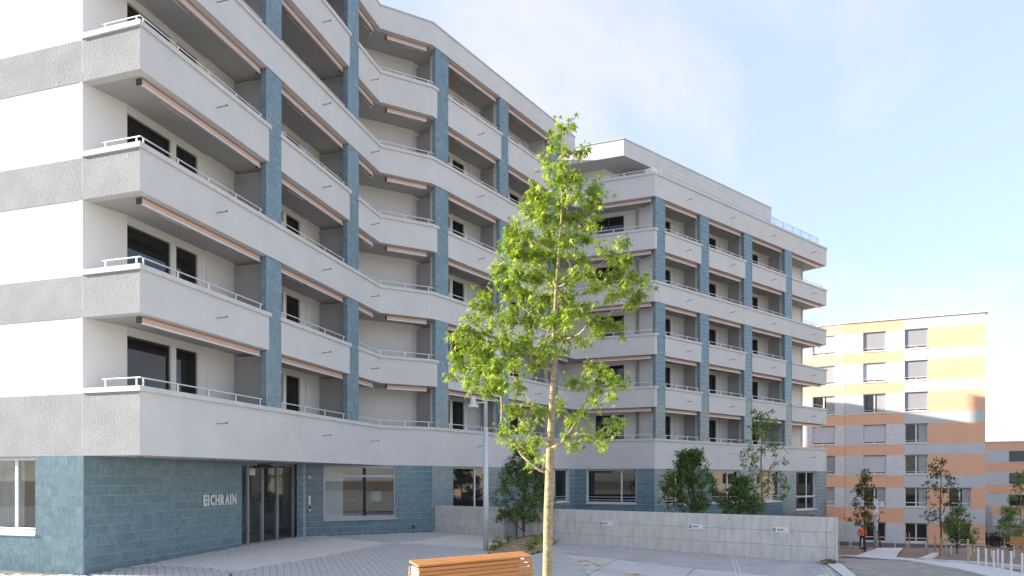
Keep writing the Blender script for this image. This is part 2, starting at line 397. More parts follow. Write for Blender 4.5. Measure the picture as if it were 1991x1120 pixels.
# left gable ground floor: runs from LA to T0, the window shows at the left edge of the photograph
gs0 = s_on(LA, T0, -95); gs1 = s_on(LA, T0, 69)
wz0, wz1 = zz(-0.475), zs1 - 0.02
NEAR = LA + (T0 - LA).normalized() * (gs0 - 0.6)
go_left = gfloor(NEAR, T0, [(s_on(NEAR, T0, -95), s_on(NEAR, T0, 69), wz0, wz1)], True, trim=0.12)
far_left = MB(); far_left.wallbox(LA, NEAR - (T0-LA).normalized()*0.001, 0.0, 0.3, ZB, zs1); far_left.build('ground_floor_wall', M['tile'], house)
window(house, NEAR, T0, s_on(NEAR, T0, -95), s_on(NEAR, T0, 69), wz0, wz1, 0.14, M['framew'], M['glass'], mull=(0.28, 0.72,), fw=0.075, sill=0.05, rails=(0.12,))
nL = lnorm(NEAR, T0); dL = (T0-NEAR).normalized()
for (xa, xb) in ((-60, 20), (40, 69)):
    cu = MB(); sa, sb = s_on(NEAR, T0, xa), s_on(NEAR, T0, xb); k = 22; vs = []; fs = []
    for i in range(k+1):
        p = NEAR + dL*(sa + (sb-sa)*i/k) + nL*(0.40 + 0.035*math.sin(i*1.9))
        vs += [V3(p, wz0-0.3), V3(p + dL*0.02*math.sin(i), wz1)]
    for i in range(k): fs.append((2*i, 2*i+2, 2*i+3, 2*i+1))
    cu.add(vs, fs); cu.build('curtain', M['curtain'], house)
# tiled wall, glass doors, pier
go_entry = gfloor(T0, T1, [], True)
go_pier = gfloor(W1, along(K1, K2, s_on(K1, K2, 841)), [(s_on(W1, K2, 629), s_on(W1, K2, 771), zz(-0.548), zs1-0.03)])
pend = W1 + lnorm(K1, K2)*0.0
pb = MB(); pb.prism([W1 + dW*0.04 + lnorm(K1,K2)*0.04, W1 + dW*0.35 + lnorm(K1,K2)*0.04, T2 + dW*0.45 + lnorm(T1,T2)*0.1, T2 + dW*0.06 + lnorm(T1,T2)*0.04], ZB, zs1-0.002); pier = pb.build('pier', M['grout'], house)
pt = MB(); tile_wall(pt, T2, W1 + dW*0.015, ground(W1.x, W1.y)-0.1, zs1-0.002); pt.build('tile_cladding', M['tile'], pier, kind='stuff')
big = window(house, W1, K2, s_on(W1, K2, 629), s_on(W1, K2, 771), zz(-0.548), zs1-0.03, 0.10, M['alu'], M['glass'], trans=(0.80,), fw=0.085)
sl = MB(); q0, q1 = along(W1,K2,s_on(W1,K2,628)), along(W1,K2,s_on(W1,K2,772)); sl.wallbox(q0, q1, -0.09, 0.098, zz(-0.548)-0.09, zz(-0.548)-0.004); sl.build('sill', M['alu'], big)
# entrance doors
dT = (T2 - T1).normalized(); nT = lnorm(T1, T2); dl = (T2-T1).length
zg = ground(T1.x, T1.y)
door_frame = MB()
door_frame.wallbox(T1, T2, 0.10, 0.22, zg-0.05, zg+0.07)
door_frame.wallbox(T1, T2, 0.10, 0.22, zs1-0.09, zs1-0.01)
xs = [472, 488, 516, 545, 576]
ss = [s_on(T1, T2, x) for x in xs]; ss[0] = 0.0; ss[-1] = dl
for i, s in enumerate(ss):
    wd = 0.10 if 0 < i < 4 else 0.08
    s0 = min(max(0, s - wd/2), dl - wd)
    door_frame.wallbox(T1 + dT*s0, T1 + dT*(s0+wd), 0.098, 0.218, zg+0.07, zs1-0.09)
door = door_frame.build('entrance_door', M['alu'], house)
for i in range(4):
    gl = MB(); gl.wallbox(T1 + dT*(ss[i]+0.045), T1 + dT*(ss[i+1]-0.045), 0.15, 0.162, zg+0.07, zs1-0.09); gl.build('pane', M['glass'], door)
op = MB(); sm = (ss[1]+ss[3])/2; op.wallbox(T1 + dT*(sm-0.35), T1 + dT*(sm+0.35), 0.02, 0.097, zs1-0.17, zs1-0.05); op.build('door_sensor', M['darkmetal'], door)
nt = MB(); sm = s_on(T1, T2, 498); nt.wallbox(T1 + dT*(sm-0.16), T1 + dT*(sm+0.16), 0.140, 0.148, zz(-0.0)+0.13, zz(0.0)+0.36); nt.build('door_notice', M['signw'], door)
# recess soffit under the first band
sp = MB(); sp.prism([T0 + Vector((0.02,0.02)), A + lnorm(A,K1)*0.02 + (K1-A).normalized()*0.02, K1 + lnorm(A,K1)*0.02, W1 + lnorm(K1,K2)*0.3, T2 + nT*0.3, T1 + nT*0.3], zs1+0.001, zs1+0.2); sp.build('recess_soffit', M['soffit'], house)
for (x, y) in ((273, 888.2), (415, 893.8), (527, 899.2), (612, 903.2)):
    Y = F*(zs1-EYE)/(HY - y); X = (x-CX)/F*Y
    dlm = MB(); dlm.tube([(X, Y, zs1-0.012), (X, Y, zs1+0.01)], 0.085, 16); dlm.build('downlight', M['darkmetal'], house)
# seg 3, wing left, wing right
def ops_px(a, b, lst): return [(s_on(a, b, x0), s_on(a, b, x1), zz(h), zs1-0.03) for x0, x1, h in lst]
o3 = ops_px(K2, I, [(881, 953, -0.62), (1038, 1107, -0.44)])
gfloor(K2, I, o3, zbot=zz(-0.9))
for (s0, s1, z0, z1) in o3: window(house, K2, I, s0, s1, z0, z1, 0.16, M['framew'], M['glassd'], mull=(0.64,), sill=0.04, rails=(0.16, 0.30))
o4 = ops_px(I, C, [(1140, 1237, -0.47)])
gfloor(I, C, o4, zbot=zz(-0.9))
for (s0, s1, z0, z1) in o4: window(house, I, C, s0, s1, z0, z1, 0.2, M['framew'], M['glassd'], mull=(0.70,), sill=0.04, rails=(0.18, 0.34))
o5 = ops_px(C, E, [(1294, 1335, -0.50), (1384, 1440, -0.50), (1472, 1519, -0.51), (1548, 1588, -0.74)])
gfloor(C, E, o5, zbot=zz(-1.6))
for i, (s0, s1, z0, z1) in enumerate(o5): window(house, C, E, s0, s1, z0, z1, 0.2, M['framew'], M['glassd'], mull=(0.62,), trans=(0.33,) if i == 3 else (), sill=0.05, rails=(0.2, 0.36) if i < 3 else (0.95,))
eb = MB(); eb.wallbox(E, EB, 0.0, 0.3, ZB, zs1); eb.build('ground_floor_wall', M['tile'], house)

# individual tiles: the 300 nearest, the rest joined
all_tiles.sort(key=lambda t: t[0])
shared = {}
rest = {}
for k, (dist, o, d, w) in enumerate(all_tiles):
    par = go_left if abs(d.y) < 0.5 else go_entry
    if k < 300:
        key = round(w, 5)
        if key not in shared:
            vs, fs = tile_geo(w, TH-0.011, 8); mb = MB().add(vs, fs); shared[key] = mb.mesh('tile')
        mobj('tile', shared[key], M['tile'], par, loc=o, rz=math.atan2(d.y, d.x))
    else:
        mb = rest.setdefault(par.name, (par, MB()))[1]
        vs, fs = tile_geo(w, TH-0.011, 8); place(vs, o, d, random.uniform(0.01, 0.99), mb, fs)
for par, mb in rest.values(): mb.build('tile_cladding', M['tile'], par, kind='stuff')

# ------------------------------------------------------------------ upper floors
# white gable with grey bands (left of the balconies)
gb = MB()
for k in range(1, 7):
    z0 = zz(sof[k]); z1 = zz(capb[k])
    zt = zz(sof[k+1]) if k < 7 else zz(ROOF)
    w = MB(); w.wallbox(LF, S0, 0.012, 0.35, z1, zt); w.build('gable_wall', M['white'], house)
    w = MB(); w.wallbox(LF, S0 - (S0-LF).normalized()*0.006, 0.0, 0.35, z0, z1); w.build('gable_band', M['plaster'], house)
w = MB(); w.wallbox(LF, S0, 0.0, 0.35, zz(sof[7]), zz(ROOF)); w.build('gable_band', M['plaster'], house)
# side wall of the corner loggia
S1 = W2(247, 216.6)
bk1 = offset_poly([A, K1], DEP)
sidew = MB()
for k in range(1, 7):
    sidew.prism([S0 + Vector((0.0,0.0)), S1, S1 - (K1-A).normalized()*0.02 + Vector((-0.3,0.1)), S0 + Vector((-0.3,0.12))], zz(sof[k])+0.2, zz(sof[k+1])-0.001)
sidew.build('side_wall', M['white'], house)

def dist_chain(poly, s):
    for i in range(len(poly)-1):
        l = (poly[i+1]-poly[i]).length
        if s <= l or i == len(poly)-2: return poly[i] + (poly[i+1]-poly[i]).normalized()*s
        s -= l
def subpoly(poly, s0, s1):
    out = []; acc = 0.0
    for i in range(len(poly)-1):
        l = (poly[i+1]-poly[i]).length
        if acc <= s0 <= acc + l and not out: out.append(poly[i] + (poly[i+1]-poly[i]).normalized()*(s0-acc))
        if out:
            if s1 <= acc + l + 1e-6:
                out.append(poly[i] + (poly[i+1]-poly[i]).normalized()*(s1-acc)); break
            out.append(poly[i+1])
        acc += l
    return out
def clean(poly):
    o = [poly[0]]
    for p in poly[1:]:
        if (p-o[-1]).length > 1e-3: o.append(p)
    return o
MAINL = [S0, A, K1, K2, I]
lenS0A = (A-S0).length; lenAK = (K1-A).length; lenKK = (K2-K1).length; lenKI = (I-K2).length; lenIC = (C-I).length; lenCE = (E-C).length
chM = [(lenS0A+a, lenS0A+b) for a, b in cols_seg1] + [(lenS0A+lenAK+lenKK+a, lenS0A+lenAK+lenKK+b) for a, b in cols_seg3]
chW = [(lenIC+a, lenIC+b) for a, b in cols_ce]
totM = lenS0A+lenAK+lenKK+lenKI
WINGL = [I, C, E, E + nCE*1.75]
totW = lenIC+lenCE+1.75
def intervals(total, cols, gap):
    iv = []; s = 0.0
    for a, b in cols: iv.append((s, a+gap)); s = b-gap
    iv.append((s, total)); return iv
RAILH = 0.235; CAPT = 0.123
rail_post_me = MB().box(-0.017, 0.017, -0.010, 0.010, 0, RAILH-0.02).mesh('post')
def railing(poly, z, inset=0.12, spacing=1.15, double=False):
    q = clean(offset_poly(poly, inset))
    r = MB(); r.tube([V3(p, z+RAILH-0.02) for p in q], 0.018, 6)
    if double: r.tube([V3(p, z+RAILH*0.45) for p in q], 0.012, 6)
    o = r.build('railing', M['rail'], house)
    for i in range(len(q)-1):
        l = (q[i+1]-q[i]).length; n = max(1, round(l/spacing))
        if l < 0.5: continue
        d = (q[i+1]-q[i]).normalized()
        for j in range(n+1):
            s = 0.10 + (l-0.2)*j/n
            p = q[i] + d*s
            mobj('post', rail_post_me, M['rail'], o, loc=V3(p, z), rz=math.atan2(d.y, d.x))
aw_cache = {}
def awning(a, b, z, zone=0.30):
    # fabric roll, front bar and channel just inside the band, under the soffit
    d = (b-a).normalized(); n = lnorm(a, b)
    p = a + n*zone + d*0.06; q = b + n*zone - d*0.06
    m = MB(); m.tube([V3(p, z-0.105), V3(q, z-0.105)], 0.062, 10)
    m.obox(V3(p - n*0.07, z-0.165), V3(q-p, 0), V3(n*0.035, 0), (0,0,0.13))
    o = m.build('awning', M['awning'], house, smooth=False)
    f = MB(); f.obox(V3(p - n*0.10, z-0.200), V3(q-p, 0), V3(n*0.06, 0), (0,0,0.033)); 
    f.obox(V3(p + d*0.8 + n*0.10, z-0.16), V3(d*0.9, 0), V3(n*0.035, 0), (0,0,0.03)); f.build('awning_bar', M['rail'], o)
    c = MB(); c.obox(V3(p - n*0.105 , z-0.028), V3(q-p, 0), V3(n*0.25, 0), (0,0,0.027)); c.build('awning_channel', M['awning_box'], o)
    for t in (p - d*0.03, q + d*0.002):
        e = MB(); e.obox(V3(t - n*0.06, z-0.17), V3(d*0.028, 0), V3(n*0.15, 0), (0,0,0.14)); e.build('awning_bracket', M['darkmetal'], o)
spout_me = MB().tube([(0,0.02,0), (0,-0.30,0.005)], 0.016, 6).tube([(0,-0.29,0.005), (0,-0.335,0.03)], 0.028, 6).mesh('overflow_spout')
spoutm = mat('spout_metal', (0.30,0.30,0.31), 0.5, metal=0.4)
def spout(a, b, s, z):
    d = (b-a).normalized(); mobj('overflow_spout', spout_me, spoutm, house, loc=V3(a + d*s, z), rz=math.atan2(d.y, d.x))

def band(poly, k, continuous, cols, total, fine=True, coarse_first=False):
    z0, z1 = zz(sof[k]), zz(capb[k])
    iv = [(0, total)] if continuous else intervals(total, cols, 0.045)
    for (s0, s1) in iv:
        sp_ = clean(subpoly(poly, s0, s1))
        if len(sp_) < 2: continue
        if coarse_first and s0 == 0:                     # the short gable return keeps its rough plaster, darkened to offset the sun
            m1 = MB(); m1.strip(sp_, 0.0, BT, z0, z1); ob = m1.build('parapet_band', M['plaster_fine'], house)
            ob.data.materials.append(M['plaster'])
            for pl in ob.data.polygons:
                c = pl.center
                if abs((c.xy - S0).dot(Vector((-(A-S0).normalized().y, (A-S0).normalized().x)))) < 0.02 and c.x < A.x: pl.material_index = 1
        else:
            m1 = MB(); m1.strip(sp_, 0.0, BT, z0, z1); m1.build('parapet_band', M['plaster_fine'], house)
        ext = clean(subpoly(poly, max(0, s0-0.07), min(total, s1+0.07))) if not continuous else sp_
        c = MB(); c.strip(ext, -0.05, BT+0.03, z1, z1+CAPT); c.build('parapet_cap', M['cap'], house)

for k in range(1, 7):
    band(MAINL, k, k in (1, 3, 5), chM, totM, coarse_first=True)
    band(WINGL, k, k in (1, 4, 6), chW, totW)
# roof fascia of the main house
rb = MB(); rb.strip(MAINL, 0.0, BT, zz(sof[7]), zz(ROOF)); rb.build('roof_fascia', M['plaster_fine'], house)
rc = MB(); rc.strip([LF] + MAINL[1:], -0.04, 0.4, zz(ROOF), zz(ROOF)+0.05); rc.build('roof_coping', M['coping'], house)
# slabs (their undersides are the soffits)
back_main = [LF + lnorm(LF, A)*14, Vector((-4, 50)), I + lnorm(K2, I)*12]
for k in range(2, 8):
    z0 = zz(sof[k])
    sl = MB(); q = offset_poly([LF, A, K1, K2, I], BT-0.02)
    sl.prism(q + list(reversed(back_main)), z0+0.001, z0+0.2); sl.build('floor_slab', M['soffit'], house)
    if k < 7:
        sw = MB(); q = offset_poly([I, C, E, E + nCE*1.7], BT-0.02)
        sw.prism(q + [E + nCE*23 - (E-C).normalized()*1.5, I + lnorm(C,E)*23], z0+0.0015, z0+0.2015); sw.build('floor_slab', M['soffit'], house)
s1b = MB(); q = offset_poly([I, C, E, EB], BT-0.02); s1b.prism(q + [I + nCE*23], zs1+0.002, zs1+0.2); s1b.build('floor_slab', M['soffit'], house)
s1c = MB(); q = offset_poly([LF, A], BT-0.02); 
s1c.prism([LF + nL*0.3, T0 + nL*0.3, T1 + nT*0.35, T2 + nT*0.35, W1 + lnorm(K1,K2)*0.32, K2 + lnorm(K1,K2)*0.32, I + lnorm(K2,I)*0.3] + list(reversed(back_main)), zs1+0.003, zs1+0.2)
s1c.build('floor_slab', M['soffit'], house)

# ---- one loggia: back wall with window and door, awning, railing, partition
def loggia(a, b, k, zt, part=True, stub=False, layout='std', rail=True, awn=True, backdep=DEP, s_from=0.0, rail_poly=None, cap6=False):
    d = (b-a).normalized(); n = lnorm(a, b); L = (b-a).length
    zf = zz(sof[k]) + 0.20; zt = zt
    ba = a + n*backdep; bb = b + n*backdep
    ops = []
    wt = zt - 0.22
    if layout == 'std':
        # from the partition backwards: light panel, wall strip, glazed door, mullion, window
        x = L - 0.92 - 0.33
        ops = [(x-0.84, x, zf+0.02, wt), (max(0.12, x-0.84-0.19-1.51), x-0.84-0.19, zf+0.02, wt)]
    elif layout == 'corner':
        ops = [(0.02+s_from, 1.51+s_from, zf+0.02, wt), (1.70+s_from, 2.54+s_from, zf+0.02, wt)]
    elif layout == 'blind': ops = []
    elif isinstance(layout, list): ops = [(s0, s1, zf+0.02, wt) for s0, s1 in layout]
    w = MB(); core_wall(w, ba, bb, zf, zt, ops, 0.0, 0.25); bo = w.build('loggia_wall', M['white'], house)
    for (s0, s1, z0, z1) in ops: window(house, ba, bb, s0, s1, z0, z1, 0.06, M['frame'], M['glassd'], fw=0.05)
    if layout in ('std', 'corner'):
        e = ops[0][1] if layout == 'std' else ops[1][1]
        pn = MB(); pn.wallbox(ba + d*(e+0.33), bb - d*0.02, -0.05, -0.001, zf, zt-0.001); pn.build('wall_panel', M['white'], bo)
    if part:
        pm = MB(); d0 = 0.62 if stub else 0.32
        pm.obox(V3(b + n*d0 - d*0.03, zf), V3(n*(backdep-d0-0.055), 0), V3(d*0.06, 0), (0,0,zt-zf-0.16)); pm.build('partition', M['partition'], house)
        ft = MB(); ft.obox(V3(b + n*d0 - d*0.045, zt-0.16), V3(n*(backdep-d0-0.055), 0), V3(d*0.09, 0), (0,0,0.05)); ft.build('partition_rail', M['soffit'], house)
        if stub:
            st = MB(); st.obox(V3(b + n*0.245 - d*0.12, zf), V3(n*0.37, 0), V3(d*0.24, 0), (0,0,zt-zf-0.002)); st.build('wall_stub', M['white'], house)

def bays(a, b, cols, start, end):
    pts = [start] + [(c0+c1)/2 for c0, c1 in cols] + [end]
    return [(pts[i], pts[i+1]) for i in range(len(pts)-1)]
d1 = (K1-A).normalized()
sS1 = (S1 - A).dot(d1)
for k in range(1, 7):
    zt = zz(sof[k+1])
    zc = zz(capb[k]) + CAPT
    # seg 1
    c1, c2 = cols_seg1
    m1, m2 = sum(c1)/2, sum(c2)/2
    loggia(along(A,K1,sS1), along(A,K1,m1), k, zt, layout='corner')
    loggia(along(A,K1,m1), along(A,K1,m2), k, zt)
    awning(along(A,K1,0.25), along(A,K1,c1[0]-0.02), zt)
    awning(along(A,K1,c1[1]+0.02), along(A,K1,c2[0]-0.02), zt)
    railing(clean([S0 + (A-S0)*0.28, A, along(A,K1,c1[0]-0.12)]), zc)
    railing([along(A,K1,c1[1]+0.06), along(A,K1,c2[0]-0.12)], zc, double=(k == 6))
    # kink bay
    n1 = offset_poly([A,K1,K2,I], DEP)
    zf = zz(sof[k]) + 0.20
    p0 = along(A,K1,m2) + lnorm(A,K1)*DEP; p1, p2 = n1[1], n1[2]; p3 = along(K2,I,sum(cols_seg3[0])/2) + lnorm(K2,I)*DEP
    lk = (p1-p0).length
    w = MB(); core_wall(w, p0, p1, zf, zt, [(0.15, min(1.0, lk-0.25), zf+0.02, zt-0.22)], 0.0, 0.2); w.wallbox(p1, p2, 0.0, 0.2, zf, zt)
    w.wallbox(p2, p3, 0.0, 0.2, zf, zt); w.build('loggia_wall', M['white'], house)
    window(house, p0, p1, 0.15, min(1.0, lk-0.25), zf+0.02, zt-0.22, 0.06, M['frame'], M['glassd'], fw=0.05)
    pc = along(K2,I,sum(cols_seg3[0])/2); nn = lnorm(K2,I); dd = (I-K2).normalized()
    pm = MB(); pm.obox(V3(pc + nn*0.62 - dd*0.03, zf), V3(nn*(DEP-0.62), 0), V3(dd*0.06, 0), (0,0,zt-zf-0.16)); pm.build('partition', M['partition'], house)
    st = MB(); st.obox(V3(pc + nn*0.245 - dd*0.12, zf), V3(nn*0.37, 0), V3(dd*0.24, 0), (0,0,zt-zf-0.002)); st.build('wall_stub', M['white'], house)
    awning(along(A,K1,c2[1]+0.02), along(A,K1,lenAK-0.12), zt)
    awning(along(K1,K2,0.30), along(K1,K2,lenKK-0.12), zt)
    railing([along(A,K1,c2[1]+0.05), K1, K2, along(K2,I,cols_seg3[0][0]-0.04)], zc, double=(k == 6), spacing=1.0)
    # seg 3
    cc = [sum(c)/2 for c in cols_seg3]
    for i in range(2):
        loggia(along(K2,I,cc[i]), along(K2,I,cc[i+1]), k, zt, stub=True)
        awning(along(K2,I,cols_seg3[i][1]+0.02), along(K2,I,cols_seg3[i+1][0]-0.02), zt)
        railing([along(K2,I,cols_seg3[i][1]+0.05), along(K2,I,cols_seg3[i+1][0]-0.1)], zc, double=(k == 6))
    # inner corner bay
    nI = offset_poly([K2, I, C], DEP)[1]
    q0 = along(K2,I,cc[2]) + lnorm(K2,I)*DEP
    if k < 6:
        w = MB(); w.wallbox(q0, nI, 0.0, 0.2, zf, zt); w.build('loggia_wall', M['white'], house)
        e0 = C + lnorm(I,C)*DEP
        cA = cols_ce[0]
        ec = along(C,E,sum(cA)/2)
        li = (e0 - nI).length
        w2s = s_on(nI, e0, 1158); w2e = s_on(nI, e0, 1213)
        w = MB(); core_wall(w, nI, e0, zf, zt, [(w2s, w2e, zf+0.02, zt-0.24)], 0.0, 0.2); w.build('loggia_wall', M['white'], house)
        window(house, nI, e0, w2s, w2e, zf+0.02, zt-0.24, 0.06, M['frame'], M['glassd'], fw=0.05, mull=(0.45,))
        st = MB(); st.obox(V3(ec + nCE*0.245 - (E-C).normalized()*0.15, zf), V3(nCE*0.35, 0), V3((E-C).normalized()*0.3, 0), (0,0,zt-zf-0.002)); st.build('wall_stub', M['white'], house)
        pm = MB(); pm.obox(V3(ec + nCE*0.6, zf), V3(nCE*1.2, 0), V3((E-C).normalized()*0.06, 0), (0,0,zt-zf-0.1)); pm.build('partition', M['white'], house)
        awning(along(I,C,0.35), along(I,C,lenIC-0.15), zt)
        awning(along(K2,I,cols_seg3[2][1]+0.02), along(K2,I,lenKI-0.35), zt)
        railing([along(K2,I,cols_seg3[2][1]+0.05), along(K2,I,lenKI-0.05), I + (C-I).normalized()*0.05, along(I,C,lenIC-0.12)], zc)
        # wing front
        ce = [sum(c)/2 for c in cols_ce]
        for i in range(3):
            loggia(along(C,E,ce[i]), along(C,E,ce[i+1]), k, zt, stub=True)
            awning(along(C,E,cols_ce[i][1]+0.02), along(C,E,cols_ce[i+1][0]-0.02), zt)
            railing([along(C,E,cols_ce[i][1]+0.05), along(C,E,cols_ce[i+1][0]-0.08)], zc)
        # open end bay
        ew = s_on(C + nCE*DEP, E + nCE*DEP, 1561)
        endp = C + nCE*DEP + (E-C).normalized()*ew
        loggia(along(C,E,ce[3]), along(C,E,ew), k, zt, part=False, layout=[(0.6,1.5)])
        w = MB(); w.wallbox(endp, endp + nCE*21, 0.0, 0.3, zf, zt); w.build('end_wall', M['white'], house)
        awning(along(C,E,cols_ce[3][1]+0.02), along(C,E,lenCE-0.35), zt)
        railing([along(C,E,cols_ce[3][1]+0.05), along(C,E,lenCE-0.3)], zc, spacing=1.3)
    else:
        w = MB(); w.wallbox(q0, q0 + (nI-q0).normalized()*4, 0.0, 0.2, zf, zt); w.build('loggia_wall', M['white'], house)
        awning(along(K2,I,cols_seg3[2][1]+0.02), along(K2,I,lenKI-0.1), zt)
    # spouts
for k in range(1, 7):
    zsp = zz(sof[k] + 0.62*(capb[k]-sof[k])) if k == 1 else zz(sof[k]+0.16)
    for (x) in (422, 627): spout(A, K1, s_on(A, K1, x), zsp)
    spout(A, K1, s_on(A, K1, 722), zsp)
    for x in (930, 1040): spout(K2, I, s_on(K2, I, x), zsp)
    for x in (1335, 1419, 1500, 1577): spout(C, E, s_on(C, E, x), zsp)

# ---- tiled columns
def column(a, b, s0, s1, z0, z1, cache={}):
    d = (b-a).normalized(); n = lnorm(a, b); w = s1-s0
    key = (round(w, 2), round(z1-z0, 2)); p = a + d*s0
    if key not in cache:
        h = z1-z0; th = 0.22
        c = MB().box(0.0, w, 0.0, th, 0, h).mesh('column')
        t = MB(); P0, P1 = Vector((0,0)), Vector((w,0))
        tile_wall(t, P0, P1, 0, h)
        tile_wall(t, Vector((0,th)), Vector((0,0.016)), 0, h)
        tile_wall(t, P1 + Vector((0,0.016)), P1 + Vector((0,th)), 0, h)
        cache[key] = (c, t.mesh('tile_cladding'))
    c, t = cache[key]
    rz = math.atan2(d.y, d.x); loc = V3(p + n*0.035, z0)
    o = mobj('column', c, M['grout'], house, loc=loc, rz=rz)
    mobj('tile_cladding', t, M['tile'], o, kind='stuff')
def ztopcap(k): return zz(capb[k])+CAPT+0.002
for s0, s1 in cols_seg1:
    for lo, hi in ((1,3),(3,5),(5,7)): column(A, K1, s0, s1, ztopcap(lo), zz(sof[hi])-0.002)
for s0, s1 in cols_seg3:
    for lo, hi in ((1,3),(3,5),(5,7)): column(K2, I, s0, s1, ztopcap(lo), zz(sof[hi])-0.002)
for s0, s1 in cols_ce:
    for lo, hi in ((1,4),(4,6)): column(C, E, s0, s1, ztopcap(lo), zz(sof[hi])-0.002)

# ---- roof deck, penthouse, terrace
rd = MB(); q = offset_poly([LF, A, K1, K2, I], 0.42); rd.prism(q + list(reversed(back_main)), zz(ROOF)-0.12, zz(ROOF)-0.02); rd.build('roof_deck', M['roofing'], house)
bw = MB()
for i in range(len(back_main)-1): bw.wallbox(back_main[i+1], back_main[i], 0, 0.3, ZB, zz(ROOF))
bw.wallbox(back_main[0], LF, 0, 0.3, ZB, zz(ROOF)); bw.wallbox(I + lnorm(K2,I)*0.5, back_main[2], 2.2, 2.5, zz(5.3), zz(ROOF)); bw.build('back_wall', M['plaster_fine'], house)
PA = W2(1213, 98.0); PB = W2(1500, 78.0); PI_ = PA + (I-C).normalized()*5.5
pr = MB(); pr.prism([PI_, PA, PB, PB + nCE*17, PI_ + nCE*17], zz(sof[7]), zz(ROOF)); pr.build('penthouse_roof', M['plaster_fine'], house)
pc = MB(); pc.strip([PI_, PA, PB, PB + nCE*17], -0.04, 0.4, zz(ROOF)+0.001, zz(ROOF)+0.055); pc.build('roof_coping', M['coping'], house)
zt6 = zz(sof[6])+0.2
PW0 = along(PA, PB, 2.6)
pw = MB()
pw.wallbox(PW0, PB, 0.02, 0.3, zt6, zz(sof[7])); pw.wallbox(PB - (PB-PA).normalized()*0.02, PB + nCE*17 - (PB-PA).normalized()*0.02, 0.0, 0.3, zt6, zz(sof[7])); pw.build('penthouse_wall', M['plaster_fine'], house)
PC = PA + nCE*1.9 + (PB-PA).normalized()*0.4
pw = MB(); pw.wallbox(PC - (C-I).normalized()*5, PC, 0, 0.25, zt6, zz(sof[7])); pw.wallbox(PC, PC + (PB-PA).normalized()*2.4, 0, 0.25, zt6, zz(sof[7])); pw.build('penthouse_wall', M['white'], house)
window(house, PC, PC + (PB-PA).normalized()*2.4, 0.7, 2.2, zt6+0.02, zz(sof[7])-0.3, -0.04, M['frame'], M['glassd'], fw=0.05)
zc6 = zz(capb[6]) + CAPT
# metal rail on the left, glass balustrade on the right
railing([I + (C-I).normalized()*0.2, C + (I-C).normalized()*0.35], zc6, double=True)
gb0 = along(C, E, s_on(C, E, 1290)) ; gb1 = along(C, E, s_on(C, E, 1594))
gr = MB(); n = nCE
gr.tube([V3(gb0 + n*0.15, zc6+0.55), V3(gb1 + n*0.15, zc6+0.55)], 0.022, 6); gro = gr.build('glass_balustrade', M['rail'], house)
Lg = (gb1-gb0).length; npan = 15; dg = (gb1-gb0).normalized()
post6 = MB().box(-0.02, 0.02, -0.02, 0.02, 0, 0.55).mesh('post')
gpm = MB().box(0, Lg/npan-0.06, -0.006, 0.006, 0.04, 0.52).mesh('glass_panel')
for i in range(npan+1):
    p = gb0 + n*0.15 + dg*(Lg*i/npan)
    mobj('post', post6, M['rail'], gro, loc=V3(p, zc6), rz=math.atan2(dg.y, dg.x))
    if i < npan: mobj('glass_panel', gpm, M['railglass'], gro, loc=V3(p + dg*0.03, zc6), rz=math.atan2(dg.y, dg.x))
pl = MB(); pb0 = along(C, E, 0.15) + nCE*0.3; pl.obox(V3(pb0, zc6), V3((E-C).normalized()*0.8, 0), V3(nCE*0.5, 0), (0,0,0.42)); pl.build('terrace_box', M['framew'], house)

ic_ = MB(); q = offset_poly([LF, A, K1, K2, I], 5.6); ic_.prism(q + [I + lnorm(K2,I)*11.5, Vector((-4,49)), LF + lnorm(LF,A)*13], ZB, zz(ROOF)-0.15)
ic_.prism(offset_poly([I, C, E - (E-C).normalized()*2.7], 1.85) + [E + nCE*25.5 - (E-C).normalized()*2.7, I + nCE*25.5], ZB, zz(sof[6])+0.1); ic_.build('inner_light_block', M['roomwall'], house)  # added solid mass, backs the glass and keeps sun from leaking between floors
# ---- lobby behind the big window and the doors
lob = MB()
r0, r1 = W1 + lnorm(K1,K2)*0.32, along(K1,K2,s_on(K1,K2,800)) + lnorm(K1,K2)*0.32
far = lnorm(K1,K2)*5.0
lob.obox(V3(T1 + nT*4.5 + dT*-1, zg), V3(dT*9,0), V3(nT*0.1,0), (0,0,3.0)); lob.obox(V3(r0 + far, zg), V3(r1-r0, 0), V3(far*0.02, 0), (0,0,3.0))
lob.obox(V3(r1, zg), V3(dW*0.1, 0), V3(far, 0), (0,0,3.0)); lob.obox(V3(T1 + nT*0.3 - dT*0.1, zg), V3(nT*4.3,0), V3(dT*0.1,0), (0,0,3.0)); lob.build('lobby_wall', M['roomwall'], house)
lf_ = MB(); lf_.prism([T1 + nT*0.25, T2 + nT*0.25, W1 + lnorm(K1,K2)*0.3, r1, r1+far, T1 + nT*4.5 + dT*9, T1+nT*4.5], zg-0.02, zg+0.035); lf_.build('lobby_floor', M['roomfloor'], house)

